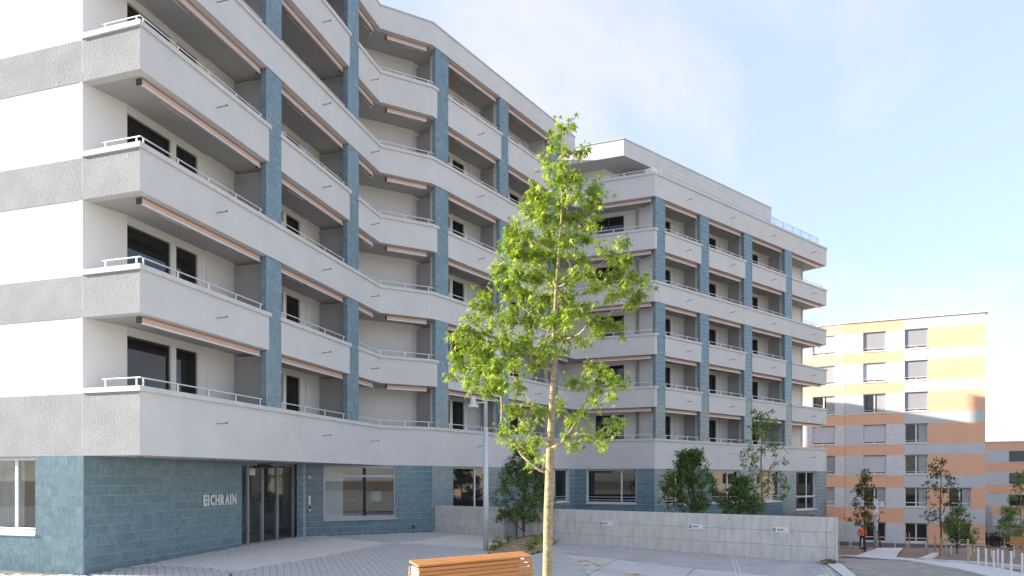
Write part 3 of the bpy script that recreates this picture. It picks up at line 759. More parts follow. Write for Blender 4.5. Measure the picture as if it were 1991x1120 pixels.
# ------------------------------------------------------------------ terrain and paving
def sheet(name, poly, dz, m, cell=1.0, parent=None, hfun=None):
    bm = bmesh.new()
    vs = [bm.verts.new((p[0], p[1], 0)) for p in poly]
    bm.faces.new(vs); bmesh.ops.triangulate(bm, faces=bm.faces[:])
    for it in range(7):
        ed = [e for e in bm.edges if e.calc_length() > cell]
        if not ed: break
        bmesh.ops.subdivide_edges(bm, edges=ed, cuts=1); bmesh.ops.triangulate(bm, faces=[f for f in bm.faces if len(f.verts) > 3])
    for v in bm.verts: v.co.z = (hfun or ground)(v.co.x, v.co.y) + dz
    bmesh.ops.recalc_face_normals(bm, faces=bm.faces[:])
    if sum(f.normal.z for f in bm.faces) < 0: bmesh.ops.reverse_faces(bm, faces=bm.faces[:])
    me = bpy.data.meshes.new(name); bm.to_mesh(me); bm.free()
    return mobj(name, me, m, parent)
# one ground sheet to the horizon
gx = [-900,-400,-150,-80,-50] + [-40+2*i for i in range(21)] + [1+1.0*i for i in range(40)] + [42+3*i for i in range(12)] + [90,140,250,500,900]
gy = [-600,-200,-80,-40,-20,-10,-4] + [0+1.0*i for i in range(66)] + [70,80,100,140,220,400,900]
vs = []; fs = []
for Y in gy:
    for X in gx: vs.append((X, Y, ground(X, Y) - 0.03))
nx = len(gx)
for j in range(len(gy)-1):
    for i in range(nx-1): fs.append((j*nx+i, j*nx+i+1, (j+1)*nx+i+1, (j+1)*nx+i))
grd = MB().add(vs, fs).build('ground', M['soil'], smooth=True); struct(grd)
def PX(lst): return [tuple(gpx(x, y)) for x, y in lst]

# --- the square: base sheet, then every paver as geometry
plaza_poly = [tuple(T0 + Vector((-0.2,-0.05))), tuple(T1), tuple(T2), tuple(W1), tuple(K2 + Vector((0.15,-0.15)))] 
WL = along(K2, I, s_on(K2, I, 846)); WR = Vector(((1625-CX)/F*19.76, 19.76))      # concrete wall ends
wd = (WR - WL).normalized(); wn_ = Vector((-wd.y, wd.x))
bed_c = PX([(950,1078),(958,1066),(985,1056),(1003,1049),(1040,1044),(1075,1046),(1083,1056),(1060,1072),(1020,1085),(975,1090)])
def inside(p, poly):
    c = False; n = len(poly)
    for i in range(n):
        a, b = poly[i], poly[(i+1) % n]
        if (a[1] > p[1]) != (b[1] > p[1]) and p[0] < (b[0]-a[0])*(p[1]-a[1])/(b[1]-a[1]) + a[0]: c = not c
    return c
light1 = PX([(232,1108),(290,1097),(470,1064),(577,1046),(629,1042.5),(665,1048),(700,1051.5),(762,1058),(720,1065),(640,1082),(560,1095),(475,1110),(455,1112),(400,1106),(330,1103),(275,1102)])
light2 = PX([(762,1058),(820,1052),(890,1040.5),(1003,1047),(1000,1067),(940,1067),(850,1062),(800,1059)])
left_dark = PX([(100,1140),(180,1119),(275,1102),(330,1103),(400,1106),(455,1112),(430,1150),(300,1190),(100,1190)])
foot = [tuple(T0), tuple(T1), tuple(T2), tuple(W1), tuple(K2), tuple(I), tuple(Vector((0,45))), (-30,45), (-30,20)]
plaza = sheet('plaza', [(-16,5.5),(2.0,5.5),(2.35,11.5),tuple(gpx(1078,1062)),tuple(WL + wd*5.6), tuple(WL), tuple(K2), tuple(W1+lnorm(K1,K2)*0.1), tuple(T2+nT*0.1), tuple(T1+nT*0.1), tuple(T0 + Vector((0.1,0.1))), (-16,18.0)], 0.0, M['mortar'], 2.0); struct(plaza)
def paver_run(region, ang, w, l, gap, m, seedv, exclude=()):
    rnd = random.Random(seedv); out = []
    u = Vector((math.sin(ang), math.cos(ang))); v = Vector((u.y, -u.x))     # u long direction
    xs_ = [Vector(p).dot(v) for p in region]; ys_ = [Vector(p).dot(u) for p in region]
    i = math.floor(min(xs_)/w)
    while i*w < max(xs_):
        off = rnd.uniform(0, l)
        j = math.floor(min(ys_)/l) - 1
        while j*l < max(ys_):
            c = v*((i+0.5)*w) + u*((j+0.5)*l + off)
            if inside(c, region) and not any(inside(c, e) for e in exclude): out.append(c)
            j += 1
        i += 1
    return out, u, v
def paver_mesh(w, l, h=0.05, bev=0.006):
    x, y = w/2, l/2; b = bev
    vs = [(-x,-y,0),(x,-y,0),(x,y,0),(-x,y,0),(-x,-y,h-b),(x,-y,h-b),(x,y,h-b),(-x,y,h-b),(-x+b,-y+b,h),(x-b,-y+b,h),(x-b,y-b,h),(-x+b,y-b,h)]
    fs = [(0,1,5,4),(1,2,6,5),(2,3,7,6),(3,0,4,7),(4,5,9,8),(5,6,10,9),(6,7,11,10),(7,4,8,11),(8,9,10,11)]
    return vs, fs
dark_region = [(-16,5.5),(2.0,5.5),(2.35,11.5),tuple(gpx(1078,1062)),tuple(WL + wd*5.6), tuple(WL), tuple(K2 + Vector((0.02,-0.06))), tuple(W1 + Vector((0.03,-0.06))), tuple(T2 + Vector((0.08,0))), tuple(T1 + Vector((0.08,0))), tuple(T0 + Vector((0.08,-0.05))), (-13,16.5)]
cand = []
for reg, ang, exc in ((dark_region, math.radians(-19), [light1, light2, left_dark, bed_c]), (left_dark, math.radians(-28), [])):
    cs, u, v = paver_run(reg, ang, 0.172, 0.30, 0.007, None, 3, exc + [[tuple(p) for p in foot]])
    for c in cs: cand.append((c.length, c, math.atan2(-v.y*-1, v.x)))
def infrm(c): 
    x = CX + F*c.x/c.y; y = HY + F*(EYE-ground(c.x,c.y))/c.y
    return -40 < x < 1100 and y < 1140
cand.sort(key=lambda t: t[0])
pv, pf = paver_mesh(0.165, 0.293); pme = MB().add(pv, pf).mesh('paver')
single = 0; joined = MB(); rnd = random.Random(5)
for dist, c, a in cand:
    z = ground(c.x, c.y) - 0.022 + rnd.uniform(-0.0025, 0.0025)
    if single < 300 and infrm(c) and c.y > 15.5:
        mobj('paver', pme, M['paver_d'], plaza, loc=(c.x, c.y, z), rz=a); single += 1
    else:
        ca, sa = math.cos(a), math.sin(a)
        joined.add([(c.x + ca*x - sa*y, c.y + sa*x + ca*y, z + zz_) for x, y, zz_ in pv], pf, rnd.uniform(0.01, 0.99))
joined.build('paver_field', M['paver_d'], plaza, kind='stuff')
pv2, pf2 = paver_mesh(0.113, 0.233, bev=0.004)
lj = MB()
for reg, sd in ((light1, 11), (light2, 12)):
    cs, u, v = paver_run(reg, math.radians(32), 0.12, 0.24, 0.006, None, sd, [[tuple(p) for p in foot], bed_c])
    a = math.atan2(v.y, v.x); ca, sa = math.cos(a), math.sin(a)
    for c in cs:
        z = ground(c.x, c.y) - 0.020 + rnd.uniform(-0.002, 0.002)
        lj.add([(c.x + ca*x - sa*y, c.y + sa*x + ca*y, z + zz_) for x, y, zz_ in pv2], pf2, rnd.uniform(0.01, 0.99))
for reg in (light1, light2): sheet('paver_joint', reg, 0.006, M['mortar_l'], 2.0, plaza)
lj.build('paver_field', M['paver_l'], plaza, kind='stuff')

# --- street behind the camera and to the right
street = sheet('street', [(-60,-60),(70,-60),(70,12),(12.6,12),(9.0,5.3),(-16.2,5.3),(-16.2,17.5),(-60,30)], 0.0, mat('street_asphalt', (0.42,0.40,0.37), 0.9, (0.36,0.34,0.315), 0.6), 6.0); struct(street)
# --- parking bay
pk = [tuple(gpx(1078,1062)), tuple(WL + wd*5.55 - wn_*-0.0), tuple(WR + wn_*0.0), tuple(gpx(1668,1126)), (8.2,14.5), (7.4,5.5), (2.02,5.5), (2.37,11.5)]
parking = sheet('parking_bay', pk, 0.010, M['concrete_pave'], 1.0); struct(parking)
band_px = [(1083,1058),(1150,1061),(1300,1072),(1450,1084),(1560,1092),(1600,1096),(1585,1126),(1470,1117),(1360,1107),(1200,1088),(1120,1081),(1076,1076)]
bandp = PX(band_px); bandp = [p if (Vector(p)-WL).dot(wn_) < -0.05 else tuple(Vector(p) - wn_*((Vector(p)-WL).dot(wn_)+0.06)) for p in bandp]
sheet('paver_joint', bandp, 0.016, M['mortar_l'], 1.0, parking)
bj = MB(); cs, u, v = paver_run(bandp, math.atan2(wd.x, wd.y), 0.20, 0.40, 0.006, None, 21)
pv3, pf3 = paver_mesh(0.194, 0.394, bev=0.004); a = math.atan2(v.y, v.x); ca, sa = math.cos(a), math.sin(a)
for c in cs:
    z = ground(c.x, c.y) - 0.024 + rnd.uniform(-0.0015, 0.0015)
    bj.add([(c.x + ca*x - sa*y, c.y + sa*x + ca*y, z + q) for x, y, q in pv3], pf3, rnd.uniform(0.01, 0.99))
bj.build('paver_field', mat('parking_paver', (0.50,0.475,0.45), 0.85, (0.38,0.365,0.35), 1.1, tint=0.3, tcol=(0.42,0.40,0.38)), parking, kind='stuff')
# slab joints on the concrete
jn = MB()
def groundline(mb, p, q, w, dz):
    p, q = Vector(p), Vector(q); d = (q-p).normalized(); n_ = Vector((-d.y, d.x))*w/2; k = max(1, int((q-p).length/0.6)); vs = []; fs = []
    for i in range(k+1):
        c = p + (q-p)*i/k
        for s in (c-n_, c+n_): vs.append((s.x, s.y, ground(s.x, s.y)+dz))
    for i in range(k): fs.append((2*i, 2*i+2, 2*i+3, 2*i+1))
    mb.add(vs, fs)
for pa, pb_ in (((1077,1100),(1300,1126)), ((1130,1126),(1200,1089)), ((1330,1126),(1350,1107))): groundline(jn, gpx(*pa), gpx(*pb_), 0.02, 0.0145)
jn.build('slab_joint', M['joint'], parking)
for pa, pb_, lab in (((1424,1088),(1432,1124),'left of two thin white lines running from the yellow tick at the wall'), ((1430,1088),(1442,1124),'right of two thin white lines running from the yellow tick at the wall'),
                     ((1604,1102),(1622,1124),'left of two thin white lines near the leaf pile at the wall end'), ((1610,1101),(1632,1124),'right of two thin white lines near the leaf pile at the wall end')):
    wl_ = MB(); groundline(wl_, gpx(*pa), gpx(*pb_), 0.03, 0.034); tag(wl_.build('parking_line', M['whitepaint']), lab, 'marking', 'thin white lines on the parking bay')
def yellow(name, polys, label):
    m = MB()
    for pl in polys:
        q = [gpx(x, y) for x, y in pl]; ctr = sum(q, Vector((0,0)))/len(q)
        vs = [(p.x, p.y, ground(p.x, p.y)+0.033) for p in q]
        m.add(vs, [tuple(range(len(q)))])
    o = m.build(name, M['yellow']); tag(o, label, 'marking', 'yellow spray marks on the parking bay')
def wob(cx, cy, rx, ry, sd):
    r = random.Random(sd); return [(cx + rx*math.cos(t)*r.uniform(.6,1.15), cy + ry*math.sin(t)*r.uniform(.6,1.15)) for t in [2*math.pi*i/9 for i in range(9)]][::-1]
yellow('paint_mark', [wob(1111,1097,5,2.4,1), wob(1129,1092,6,2.2,2), wob(1143,1091,5.5,3.4,3), wob(1165,1099,6,3.6,4), wob(1120,1099,8,.7,5), wob(1140,1100.5,10,.8,6), wob(1155,1097,5,.8,7)], 'scattered yellow spray blots on the pale concrete beside the tree trunk')
yellow('paint_mark', [wob(1238,1118,9,2,8), wob(1222,1118.6,6,1,9)], 'small yellow spray blot at the bottom edge of the picture on pale concrete')
yellow('paint_mark', [wob(1271,1074.4,14,0.9,10), wob(1268,1075.6,4,1.6,11)], 'yellow tick mark at the wall foot below the middle parking sign')
yellow('paint_mark', [wob(1424,1086.3,14,0.8,12), wob(1424,1087.6,5,1.8,13)], 'yellow tick mark at the wall foot where two chalk lines start')
yellow('paint_mark', [wob(1096,1060.2,8,0.8,14)], 'yellow tick mark at the wall foot beside the planting bed')
# kerb and paving right of the parking bay
kp = [tuple(WR + Vector((0.02,-0.02))), tuple(gpx(1627,1094)), tuple(gpx(1666,1126)), (7.6,5.5), (7.35,5.5), tuple(gpx(1640,1126)), tuple(gpx(1606,1099))]
kerb = sheet('kerb', kp, 0.06, M['concrete_kerb'], 1.0); struct(kerb)
rp = [tuple(WR + Vector((0.25,0.05))), (11.6,24.0), tuple(gpx(1790,1093)), tuple(gpx(1900,1111)), tuple(gpx(1935,1120)), (12.0,12), (9,5.5), (7.62,5.5), tuple(gpx(1668,1126))]
bp_ = sheet('road', rp, 0.004, M['brownpave'], 1.0); struct(bp_)
# every brown road paver near enough to read
rj = MB(); cs, u, v = paver_run(rp, math.radians(70), 0.25, 0.5, 0.01, None, 33); pv4, pf4 = paver_mesh(0.243, 0.493, bev=0.006); a = math.atan2(v.y, v.x); ca, sa = math.cos(a), math.sin(a)
for c in cs:
    z = ground(c.x, c.y) - 0.036 + rnd.uniform(-0.003, 0.003)
    if c.y > 14: rj.add([(c.x + ca*x - sa*y, c.y + sa*x + ca*y, z + q) for x, y, q in pv4], pf4, rnd.uniform(0.01, 0.99))
rj.build('paver_field', mat('brown_paver', (0.40,0.355,0.30), 0.9, (0.32,0.285,0.24), 3, tint=0.5, tcol=(0.22,0.21,0.19)), bp_, kind='stuff')
def ribbon(name, pts_px, w, dz, m):
    pts = [gpx(x, y) for x, y in pts_px]; mb = MB(); vs = []; fs = []
    for i, p in enumerate(pts):
        d = (pts[min(i+1, len(pts)-1)] - pts[max(0, i-1)]).normalized(); n_ = Vector((-d.y, d.x))*w/2
        for s in (p-n_, p+n_): vs.append((s.x, s.y, ground(s.x, s.y)+dz))
        for s in (p-n_, p+n_): vs.append((s.x, s.y, ground(s.x, s.y)+dz-0.15))
    for i in range(len(pts)-1):
        b = i*4; fs += [(b, b+4, b+5, b+1), (b+2, b+6, b+4, b), (b+1, b+5, b+7, b+3)]
    return struct(mb.add(vs, fs).build(name, m))
ribbon('pavement', [(1628,1082.5),(1668,1083.5),(1710,1086.5),(1760,1090.5),(1800,1092.5),(1850,1101),(1900,1109),(1945,1119),(1990,1130)], 1.15, 0.06, M['concrete_kerb'])
path = sheet('path', PX([(1664,1083),(1690,1073),(1706,1066.6),(1757,1066.6),(1748,1076),(1742,1087)]), 0.05, M['concrete_kerb'], 1.5); struct(path)
ribbon('kerb', [(1790,1091),(1800,1088),(1815,1080.5),(1819,1078)], 0.25, 0.08, M['concrete_kerb'])
ribbon('kerb', [(1800,1092),(1850,1094.5),(1900,1097.5),(1950,1102),(1991,1104.5)], 0.28, 0.07, M['concrete_kerb'])
ribbon('kerb', [(1640,1064.6),(1672,1066.5),(1680,1067)], 0.4, 0.12, M['concrete_kerb'])

# ------------------------------------------------------------------ concrete wall with parking signs
wall = thing('concrete_wall', 'long low cast concrete wall with form joints along the parking bay', 'wall', V3(WL, ground(WL.x, WL.y)))
ztopw = EYE - 1.127
core = MB(); core.wallbox(WL, WR, 0.012, 0.24, EYE-3.3, ztopw-0.004); core.wallbox(WR - wd*0.6 + wn_*0.3, WR - wd*0.6 + wn_*0.3 + Vector((0.428,0.904))*28, 0.0, 0.24, EYE-8, ztopw-0.4); core.build('wall_core', M['joint'], wall)
jx = [846, 893, 940, 985, 1030, 1075, 1119, 1232, 1374, 1538, 1607, 1625]
js = [s_on(WL, WR, x) for x in jx]; js[0] = 0; js[-1] = (WR-WL).length
hs = [0.0, 0.435, 0.87, 1.5]
for i in range(len(js)-1):
    for r in range(3):
        za, zb = ztopw - hs[r+1] + 0.004, ztopw - hs[r] - (0.004 if r else 0)
        p = MB(); pr_ = random.uniform(0, 0.004); p.wallbox(WL + wd*(js[i]+0.004), WL + wd*(js[i+1]-0.004), -0.0-pr_, 0.05, za, zb, tint=random.uniform(0.05, .95)); p.build('concrete_panel', M['concrete'], wall)
cp = MB(); cp.wallbox(WL, WR, 0.05, 0.245, ztopw-0.01, ztopw+0.002); cp.build('wall_top', M['concrete'], wall)
ep = MB(); ep.obox(V3(WR + wd*0.0005, EYE-3.3), V3(wn_*0.24, 0), V3(wd*0.02, 0), (0,0,ztopw-0.002-EYE+3.3)); ep.build('end_panel', M['concrete'], wall)
def text_mesh(s, size, depth=0.0, offset=0.0, xs=1.0):
    cu_ = bpy.data.curves.new('t', 'FONT'); cu_.body = s; cu_.size = size; cu_.extrude = depth; cu_.offset = offset; cu_.resolution_u = 3
    o = bpy.data.objects.new('t', cu_); COL.objects.link(o)
    dg_ = bpy.context.evaluated_depsgraph_get(); me = bpy.data.meshes.new_from_object(o.evaluated_get(dg_)); bpy.data.objects.remove(o)
    if xs != 1.0:
        for v in me.vertices: v.co.x *= xs
    return me
def wall_text(name, me, m, parent, a, b, s, z, out):
    d = (b-a).normalized(); n_ = lnorm(a, b)
    if len(me.materials) == 0: me.materials.append(m)
    o = bpy.data.objects.new(name, me); o.location = V3(a + d*s - n_*out, z); o.rotation_euler = (math.radians(90), 0, math.atan2(d.y, d.x))
    return link(o, parent)
for i, (x0, x1, yt, yb, lab) in enumerate(((1164.5,1191.5,1013.5,1022,'left'), (1337.5,1367.5,1019,1028.5,'middle'), (1499,1533.5,1025,1035.5,'right'))):
    s0, s1 = s_on(WL, WR, x0), s_on(WL, WR, x1); c = WL + wd*((s0+s1)/2); D = c.y
    zt_, zb_ = EYE - (yt-HY)/F*D, EYE - (yb-HY)/F*D; h = zt_-zb_
    sg = thing('parking_sign', {'left':'white parking sign nearest the tree trunk on the concrete wall','middle':'white parking sign in the middle of the three on the concrete wall','right':'white parking sign nearest the free right end of the concrete wall'}[lab], 'sign', V3(c, zb_), 'parking signs on the concrete wall')
    pl = MB(); pl.wallbox(WL + wd*s0, WL + wd*s1, -0.022, -0.006, zb_, zt_); pl.build('plate', M['signw'], sg)
    bl = MB(); bl.wallbox(WL + wd*(s0+h*0.2), WL + wd*(s0+h*0.85), -0.026, -0.0225, zb_+h*0.18, zt_-h*0.16); bl.build('blue_square', M['signb'], sg)
    wall_text('letter', text_mesh('P', h*0.62, 0.0005, 0.004), M['signw'], sg, WL, WR, s0+h*0.33, zb_+h*0.26, 0.0272)
    wall_text('lettering', text_mesh('Besuch', h*0.40, 0.0005, 0.003), M['signk'], sg, WL, WR, s0+h*1.15, zb_+h*0.45, 0.0235)
    if i: u_ = MB(); u_.wallbox(WL + wd*(s0+h*1.15), WL + wd*(s0+h*2.6), -0.0240, -0.0225, zb_+h*0.24, zb_+h*0.29); u_.build('small_print', M['blindg'], sg)

# EICHRAIN lettering on the tiles
lt = thing('sign_lettering', 'raised white capital letters on the blue tiled wall beside the glass doors', 'sign', V3(along(T0,T1,s_on(T0,T1,425)), zz(-0.2)))
s0, s1 = s_on(T0, T1, 392), s_on(T0, T1, 457.5); D0 = along(T0,T1,s0).y; D1 = along(T0,T1,s1).y
zb_ = EYE - (984.5-HY)/F*D0; hL = (984.5-962)/F*D0
adv = {'E':.88,'I':.50,'C':1.0,'H':1.08,'R':1.02,'A':1.05,'N':1.08}; word = 'EICHRAIN'; tot = sum(adv[c] for c in word); cur = s0
for ch in word:
    wch = (s1-s0)*adv[ch]/tot
    me = text_mesh(ch, hL*1.42, 0.012, 0.026); xs0 = min(v.co.x for v in me.vertices); xs1 = max(v.co.x for v in me.vertices); ys0 = min(v.co.y for v in me.vertices); ys1 = max(v.co.y for v in me.vertices)
    tw = wch*0.84 if ch != 'I' else wch*0.62
    for v in me.vertices: v.co.x = (v.co.x-xs0)/(xs1-xs0)*tw; v.co.y = (v.co.y-ys0)/(ys1-ys0)*hL
    wall_text('letter', me, M['letter'], lt, T0, T1, cur + wch*0.08, zb_, 0.045); cur += wch
# door lettering: "im Zentrum."
dtx = text_mesh('im Zentrum.', 0.34, 0.001, 0.006); w_ = max(v.co.x for v in dtx.vertices); sA, sB = s_on(T1,T2,487), s_on(T1,T2,560)
for v in dtx.vertices: v.co.x *= (sB-sA)/w_
wall_text('door_lettering', dtx, M['signk'], door, T1, T2, sA, EYE - (974-HY)/F*along(T1,T2,sA).y, -0.145)
# intercom on the pier
ic = thing('intercom', 'slim white intercom strip with black reader on the blue pier by the doors', 'intercom', V3(along(W1,K2,s_on(W1,K2,601)), zz(-0.3)))
def plq(x0, x1, y0, y1, m, nm):
    a0, a1 = s_on(W1,K2,x0), s_on(W1,K2,x1); D = along(W1,K2,a0).y; q = MB(); q.wallbox(along(W1,K2,a0), along(W1,K2,a1), -0.05, -0.012, EYE-(y1-HY)/F*D, EYE-(y0-HY)/F*D); q.build(nm, m, ic)
plq(599.5,603.5,964,981,M['signw'],'intercom_panel'); plq(600.5,603.8,985,989.5,M['signk'],'card_reader'); plq(600.5,603.8,990,994,M['signw'],'bell_plate'); plq(599.5,604,925,931,M['signw'],'number_plate')
vg = MB(); a0 = s_on(W1,K2,801); D = along(W1,K2,a0).y; zc_ = EYE-(1024.5-HY)/F*D; vg.wallbox(along(W1,K2,a0), along(W1,K2,a0+0.13), -0.03, -0.01, zc_-0.07, zc_+0.07); vo = vg.build('wall_socket', M['signk']); tag(vo, 'small black outdoor socket low on the blue tiled wall', 'socket')

# inside the big window
nK = lnorm(K1, K2)
def inwin(x, dep): return along(W1, K2, s_on(W1, K2, x)) + nK*dep
shf = thing('shelf', 'pale shelves with goods seen through the large ground floor window', 'shelf', V3(inwin(700,2.6), zg+0.03))
ms = MB()
for h in (0.06, 0.75, 1.35, 1.75): ms.wallbox(inwin(650,2.4), inwin(735,2.4), 0.0, 0.35, zg+h, zg+h+0.05)
for x in (650, 692, 735): ms.wallbox(inwin(x,2.4), inwin(x,2.4)+dW*0.05, 0.0, 0.35, zg+0.035, zg+1.85)
ms.build('shelf_frame', M['framew'], shf)
gd = MB()
for i in range(26):
    p = inwin(653, 2.5) + dW*random.uniform(0.1, 2.2); h = random.choice((0.81,1.41,0.12)); gd.obox(V3(p, zg+h), V3(dW*random.uniform(.06,.16),0), V3(nK*0.15,0), (0,0,random.uniform(.1,.28)))
gd.build('goods', mat('shelf_goods', (0.25,0.10,0.05), 0.8, (0.10,0.08,0.10), 4), shf)
fl = thing('floor_lamp', 'floor lamp with pale green drum shade behind the large window', 'lamp', V3(inwin(742,1.1), zg+0.03))
pm_ = inwin(744, 1.0); m = MB(); m.tube([V3(pm_, zg+0.04), V3(pm_, zg+1.45)], 0.02, 8); m.tube([V3(pm_, zg+0.035), V3(pm_, zg+0.06)], 0.16, 16); m.build('stem', M['darkmetal'], fl)
m = MB(); m.tube([V3(pm_, zg+1.35), V3(pm_, zg+1.75)], [0.27, 0.24], 20); m.build('lamp_shade', M['lampshade'], fl)
sc = MB(); sc.wallbox(inwin(631,0.25), inwin(670,0.25), 0.0, 0.03, zz(-0.53), zz(0.09)); so_ = sc.build('window_board', M['blindw']); tag(so_, 'pale flat panel standing behind the left of the large window', 'screen')  # plain pale board just behind the glass

# grey service box and post in front of the wall
bxp = gpx(992, 1047.5); bx = thing('service_cabinet', 'blue grey metal service cabinet with dark side against the concrete wall', 'cabinet', V3(bxp, ground(bxp.x, bxp.y)))
zb0 = ground(bxp.x, bxp.y) - 0.02
m = MB(); m.obox(V3(bxp + Vector((-0.22,0.0)), zb0), (0.44,0,0), (0,0.25,0), (0,0,0.72)); m.build('cabinet_body', mat('cabinet_paint', (0.30,0.33,0.38), 0.6), bx)
m = MB(); m.obox(V3(bxp + Vector((0.225,-0.02)), zb0), (0.13,0,0), (0,0.28,0), (0,0,1.15)); m.build('cabinet_post', mat('cabinet_dark', (0.12,0.12,0.125), 0.6), bx)
m = MB(); m.obox(V3(bxp + Vector((-0.2,-0.004)), zb0+0.1), (0.4,0,0), (0,0.003,0), (0,0,0.56)); m.build('cabinet_door', mat('cabinet_paint_light', (0.34,0.37,0.42), 0.6), bx)

# ------------------------------------------------------------------ bench
PT1 = Vector((-1.70, 12.40)); PT2 = Vector((0.41, 14.0)); bd = (PT2-PT1).normalized(); bnm = Vector((-bd.y, bd.x)); ZT = EYE - 1.57
bg0 = ground(-0.6, 13.2)
bench = thing('wooden_bench', 'orange wood slatted bench back with white end panel in front of the lamp post', 'bench', V3((PT1+PT2)/2, bg0))
LB = (PT2-PT1).length
for i in range(4):
    o0 = PT1 + bnm*(0.002+i*0.088); zq = ZT + i*0.0155
    m = MB(); m.obox(V3(o0, zq-0.035), V3(bd*LB, 0), V3(bnm*0.08, 0.012), (0,0,0.035), tint=random.uniform(.05,.95)); m.build('slat', M['wood'], bench)
for i in range(10):
    zq = ZT - 0.045 - (i+1)*0.077; tilt = 0.012*i
    m = MB(); m.obox(V3(PT1 - bnm*tilt, zq), V3(bd*LB, 0), V3(bnm*0.03, 0), (0,0,0.062), tint=random.uniform(.05,.95)); m.build('slat', M['wood'], bench)
    m = MB(); m.obox(V3(PT1 + bnm*(0.33+tilt), zq), V3(bd*LB, 0), V3(bnm*0.03, 0), (0,0,0.062), tint=random.uniform(.05,.95)); m.build('slat', M['wood'], bench)
for k_, s in enumerate((0.03, LB-0.07)):
    m = MB(); q = [(0.035,ZT-0.075),(0.325,ZT-0.045),(0.44,bg0),(-0.09,bg0)]; p0 = PT1 + bd*s
    vs = [V3(p0 + bnm*a_, z_) for a_, z_ in q] + [V3(p0 + bd*0.04 + bnm*a_, z_) for a_, z_ in q]
    m.add(vs, [(0,1,2,3),(7,6,5,4),(0,4,5,1),(1,5,6,2),(2,6,7,3),(3,7,4,0)]); m.build('end_panel', M['framew'], bench)
for i in range(5):
    m = MB(); m.obox(V3(PT1 + bnm*(0.47+i*0.09), bg0+0.42), V3(bd*LB, 0), V3(bnm*0.08, 0), (0,0,0.035), tint=random.uniform(.05,.95)); m.build('slat', M['wood'], bench)
for s in (0.2, LB-0.25):
    m = MB(); m.obox(V3(PT1 + bd*s + bnm*0.46, bg0+0.34), V3(bd*0.05, 0), V3(bnm*0.45, 0), (0,0,0.078)); m.obox(V3(PT1 + bd*s + bnm*0.84, bg0-0.01), V3(bd*0.05, 0), V3(bnm*0.07, 0), (0,0,0.35)); m.build('seat_support', M['darkmetal'], bench)

# ------------------------------------------------------------------ street lamp
LPY = 22.1; LPX = (944.5-CX)/F*LPY; lg = ground(LPX, LPY)
lamp = thing('street_lamp', 'tall pale grey lamp post with three drum spotlights behind the bench', 'street lamp', (LPX, LPY, lg))
def lz(y): return EYE - (y-HY)/F*LPY
m = MB(); m.tube([(LPX,LPY,lg-0.03),(LPX,LPY,lz(838))], [0.085,0.083], 20); m.tube([(LPX,LPY,lz(838)),(LPX,LPY,lz(830))], [0.083,0.064], 20); m.tube([(LPX,LPY,lz(830)),(LPX,LPY,lz(582))], [0.064,0.056], 20); m.build('pole', M['lamp'], lamp, smooth=True)
m = MB()
for y in (985, 1015, 1028, 998): m.tube([(LPX-0.02,LPY-0.075,lz(y)),(LPX-0.02,LPY-0.1,lz(y))], 0.018, 8)
m.build('bolt', M['alu'], lamp)
for (dx, dy, ya) in ((-0.40, -0.10, 783), (0.38, 0.12, 688), (0.22, -0.25, 628)):
    h = MB(); c = Vector((LPX+dx, LPY+dy, lz(ya)))
    h.tube([c + Vector((0,0,0.18)), c + Vector((0,0,-0.06))], [0.085, 0.1], 16); h.tube([c + Vector((0,0,-0.06)), c + Vector((0,0,-0.17))], [0.165, 0.175], 20)
    ho = h.build('lamp_head', M['lamp'], lamp)
    am = MB(); am.tube([(LPX, LPY, lz(ya)), c], 0.024, 8); am.build('lamp_arm', M['lamp'], ho)
    gl_ = MB(); gl_.tube([c + Vector((0,0,-0.171)), c + Vector((0,0,-0.176))], 0.14, 20); gl_.build('lens', M['blindg'], ho)

# ------------------------------------------------------------------ striped apartment house beyond
def striped_house(name, label, P0, P1, PL, top, base, rows, wins, lowzone, splitx=None):
    pass
OA = W2(1643, 59.0); OB = W2(1915, 63.4); OL = W2(1560, 57.2); odir = (OB-OA).normalized(); on = lnorm(OA, OB)
og = EYE - 6.25
oh = thing('striped_apartment_building', 'pale apartment house with orange and blue grey stripes behind the path', 'building', V3(OB, og))
ztop = zz(5.10)
OLL = OA + (OL-OA).normalized()*20
oc = MB(); oc.prism([OLL, OA, OB, OB + on*42, OLL + on*42], og-1.0, ztop); oc.build('wall', M['olight'], oh)  # unseen rear stretched far back so its shadow covers the second house
oco = MB(); oco.strip([OLL, OA, OB, OB + on*13.9], -0.26, 0.5, ztop+0.001, ztop+0.09); oco.build('roof_coping', M['framew'], oh)
OS = along(OA, OB, s_on(OA, OB, 1757.5)); OW = along(OA, OB, s_on(OA, OB, 1806))
sills = [4.14, 3.14, 2.14, 1.14, 0.15, -0.89, -2.02]
tops = [s+0.62 for s in sills]
O1, G1 = M['orange'], M['ogrey']
bounds = [(tops[0], 5.10)] + [(tops[i+1], sills[i]-0.035) for i in range(6)]
def panel(a, b, h0, h1, m, pr=0.16):
    p = MB(); p.wallbox(a, b, -pr, 0.01, zz(h0), zz(h1)); p.build('painted_stripe', m, oh)
for h0, h1 in bounds:
    panel(OLL, OA, h0, h1, O1); panel(OA, OS, h0, h1, O1); panel(OS, OB, h0, h1, G1)
def opx(x): return along(OA, OB, s_on(OA, OB, x))
def lpx(x): return along(OLL, OA, s_on(OLL, OA, x))
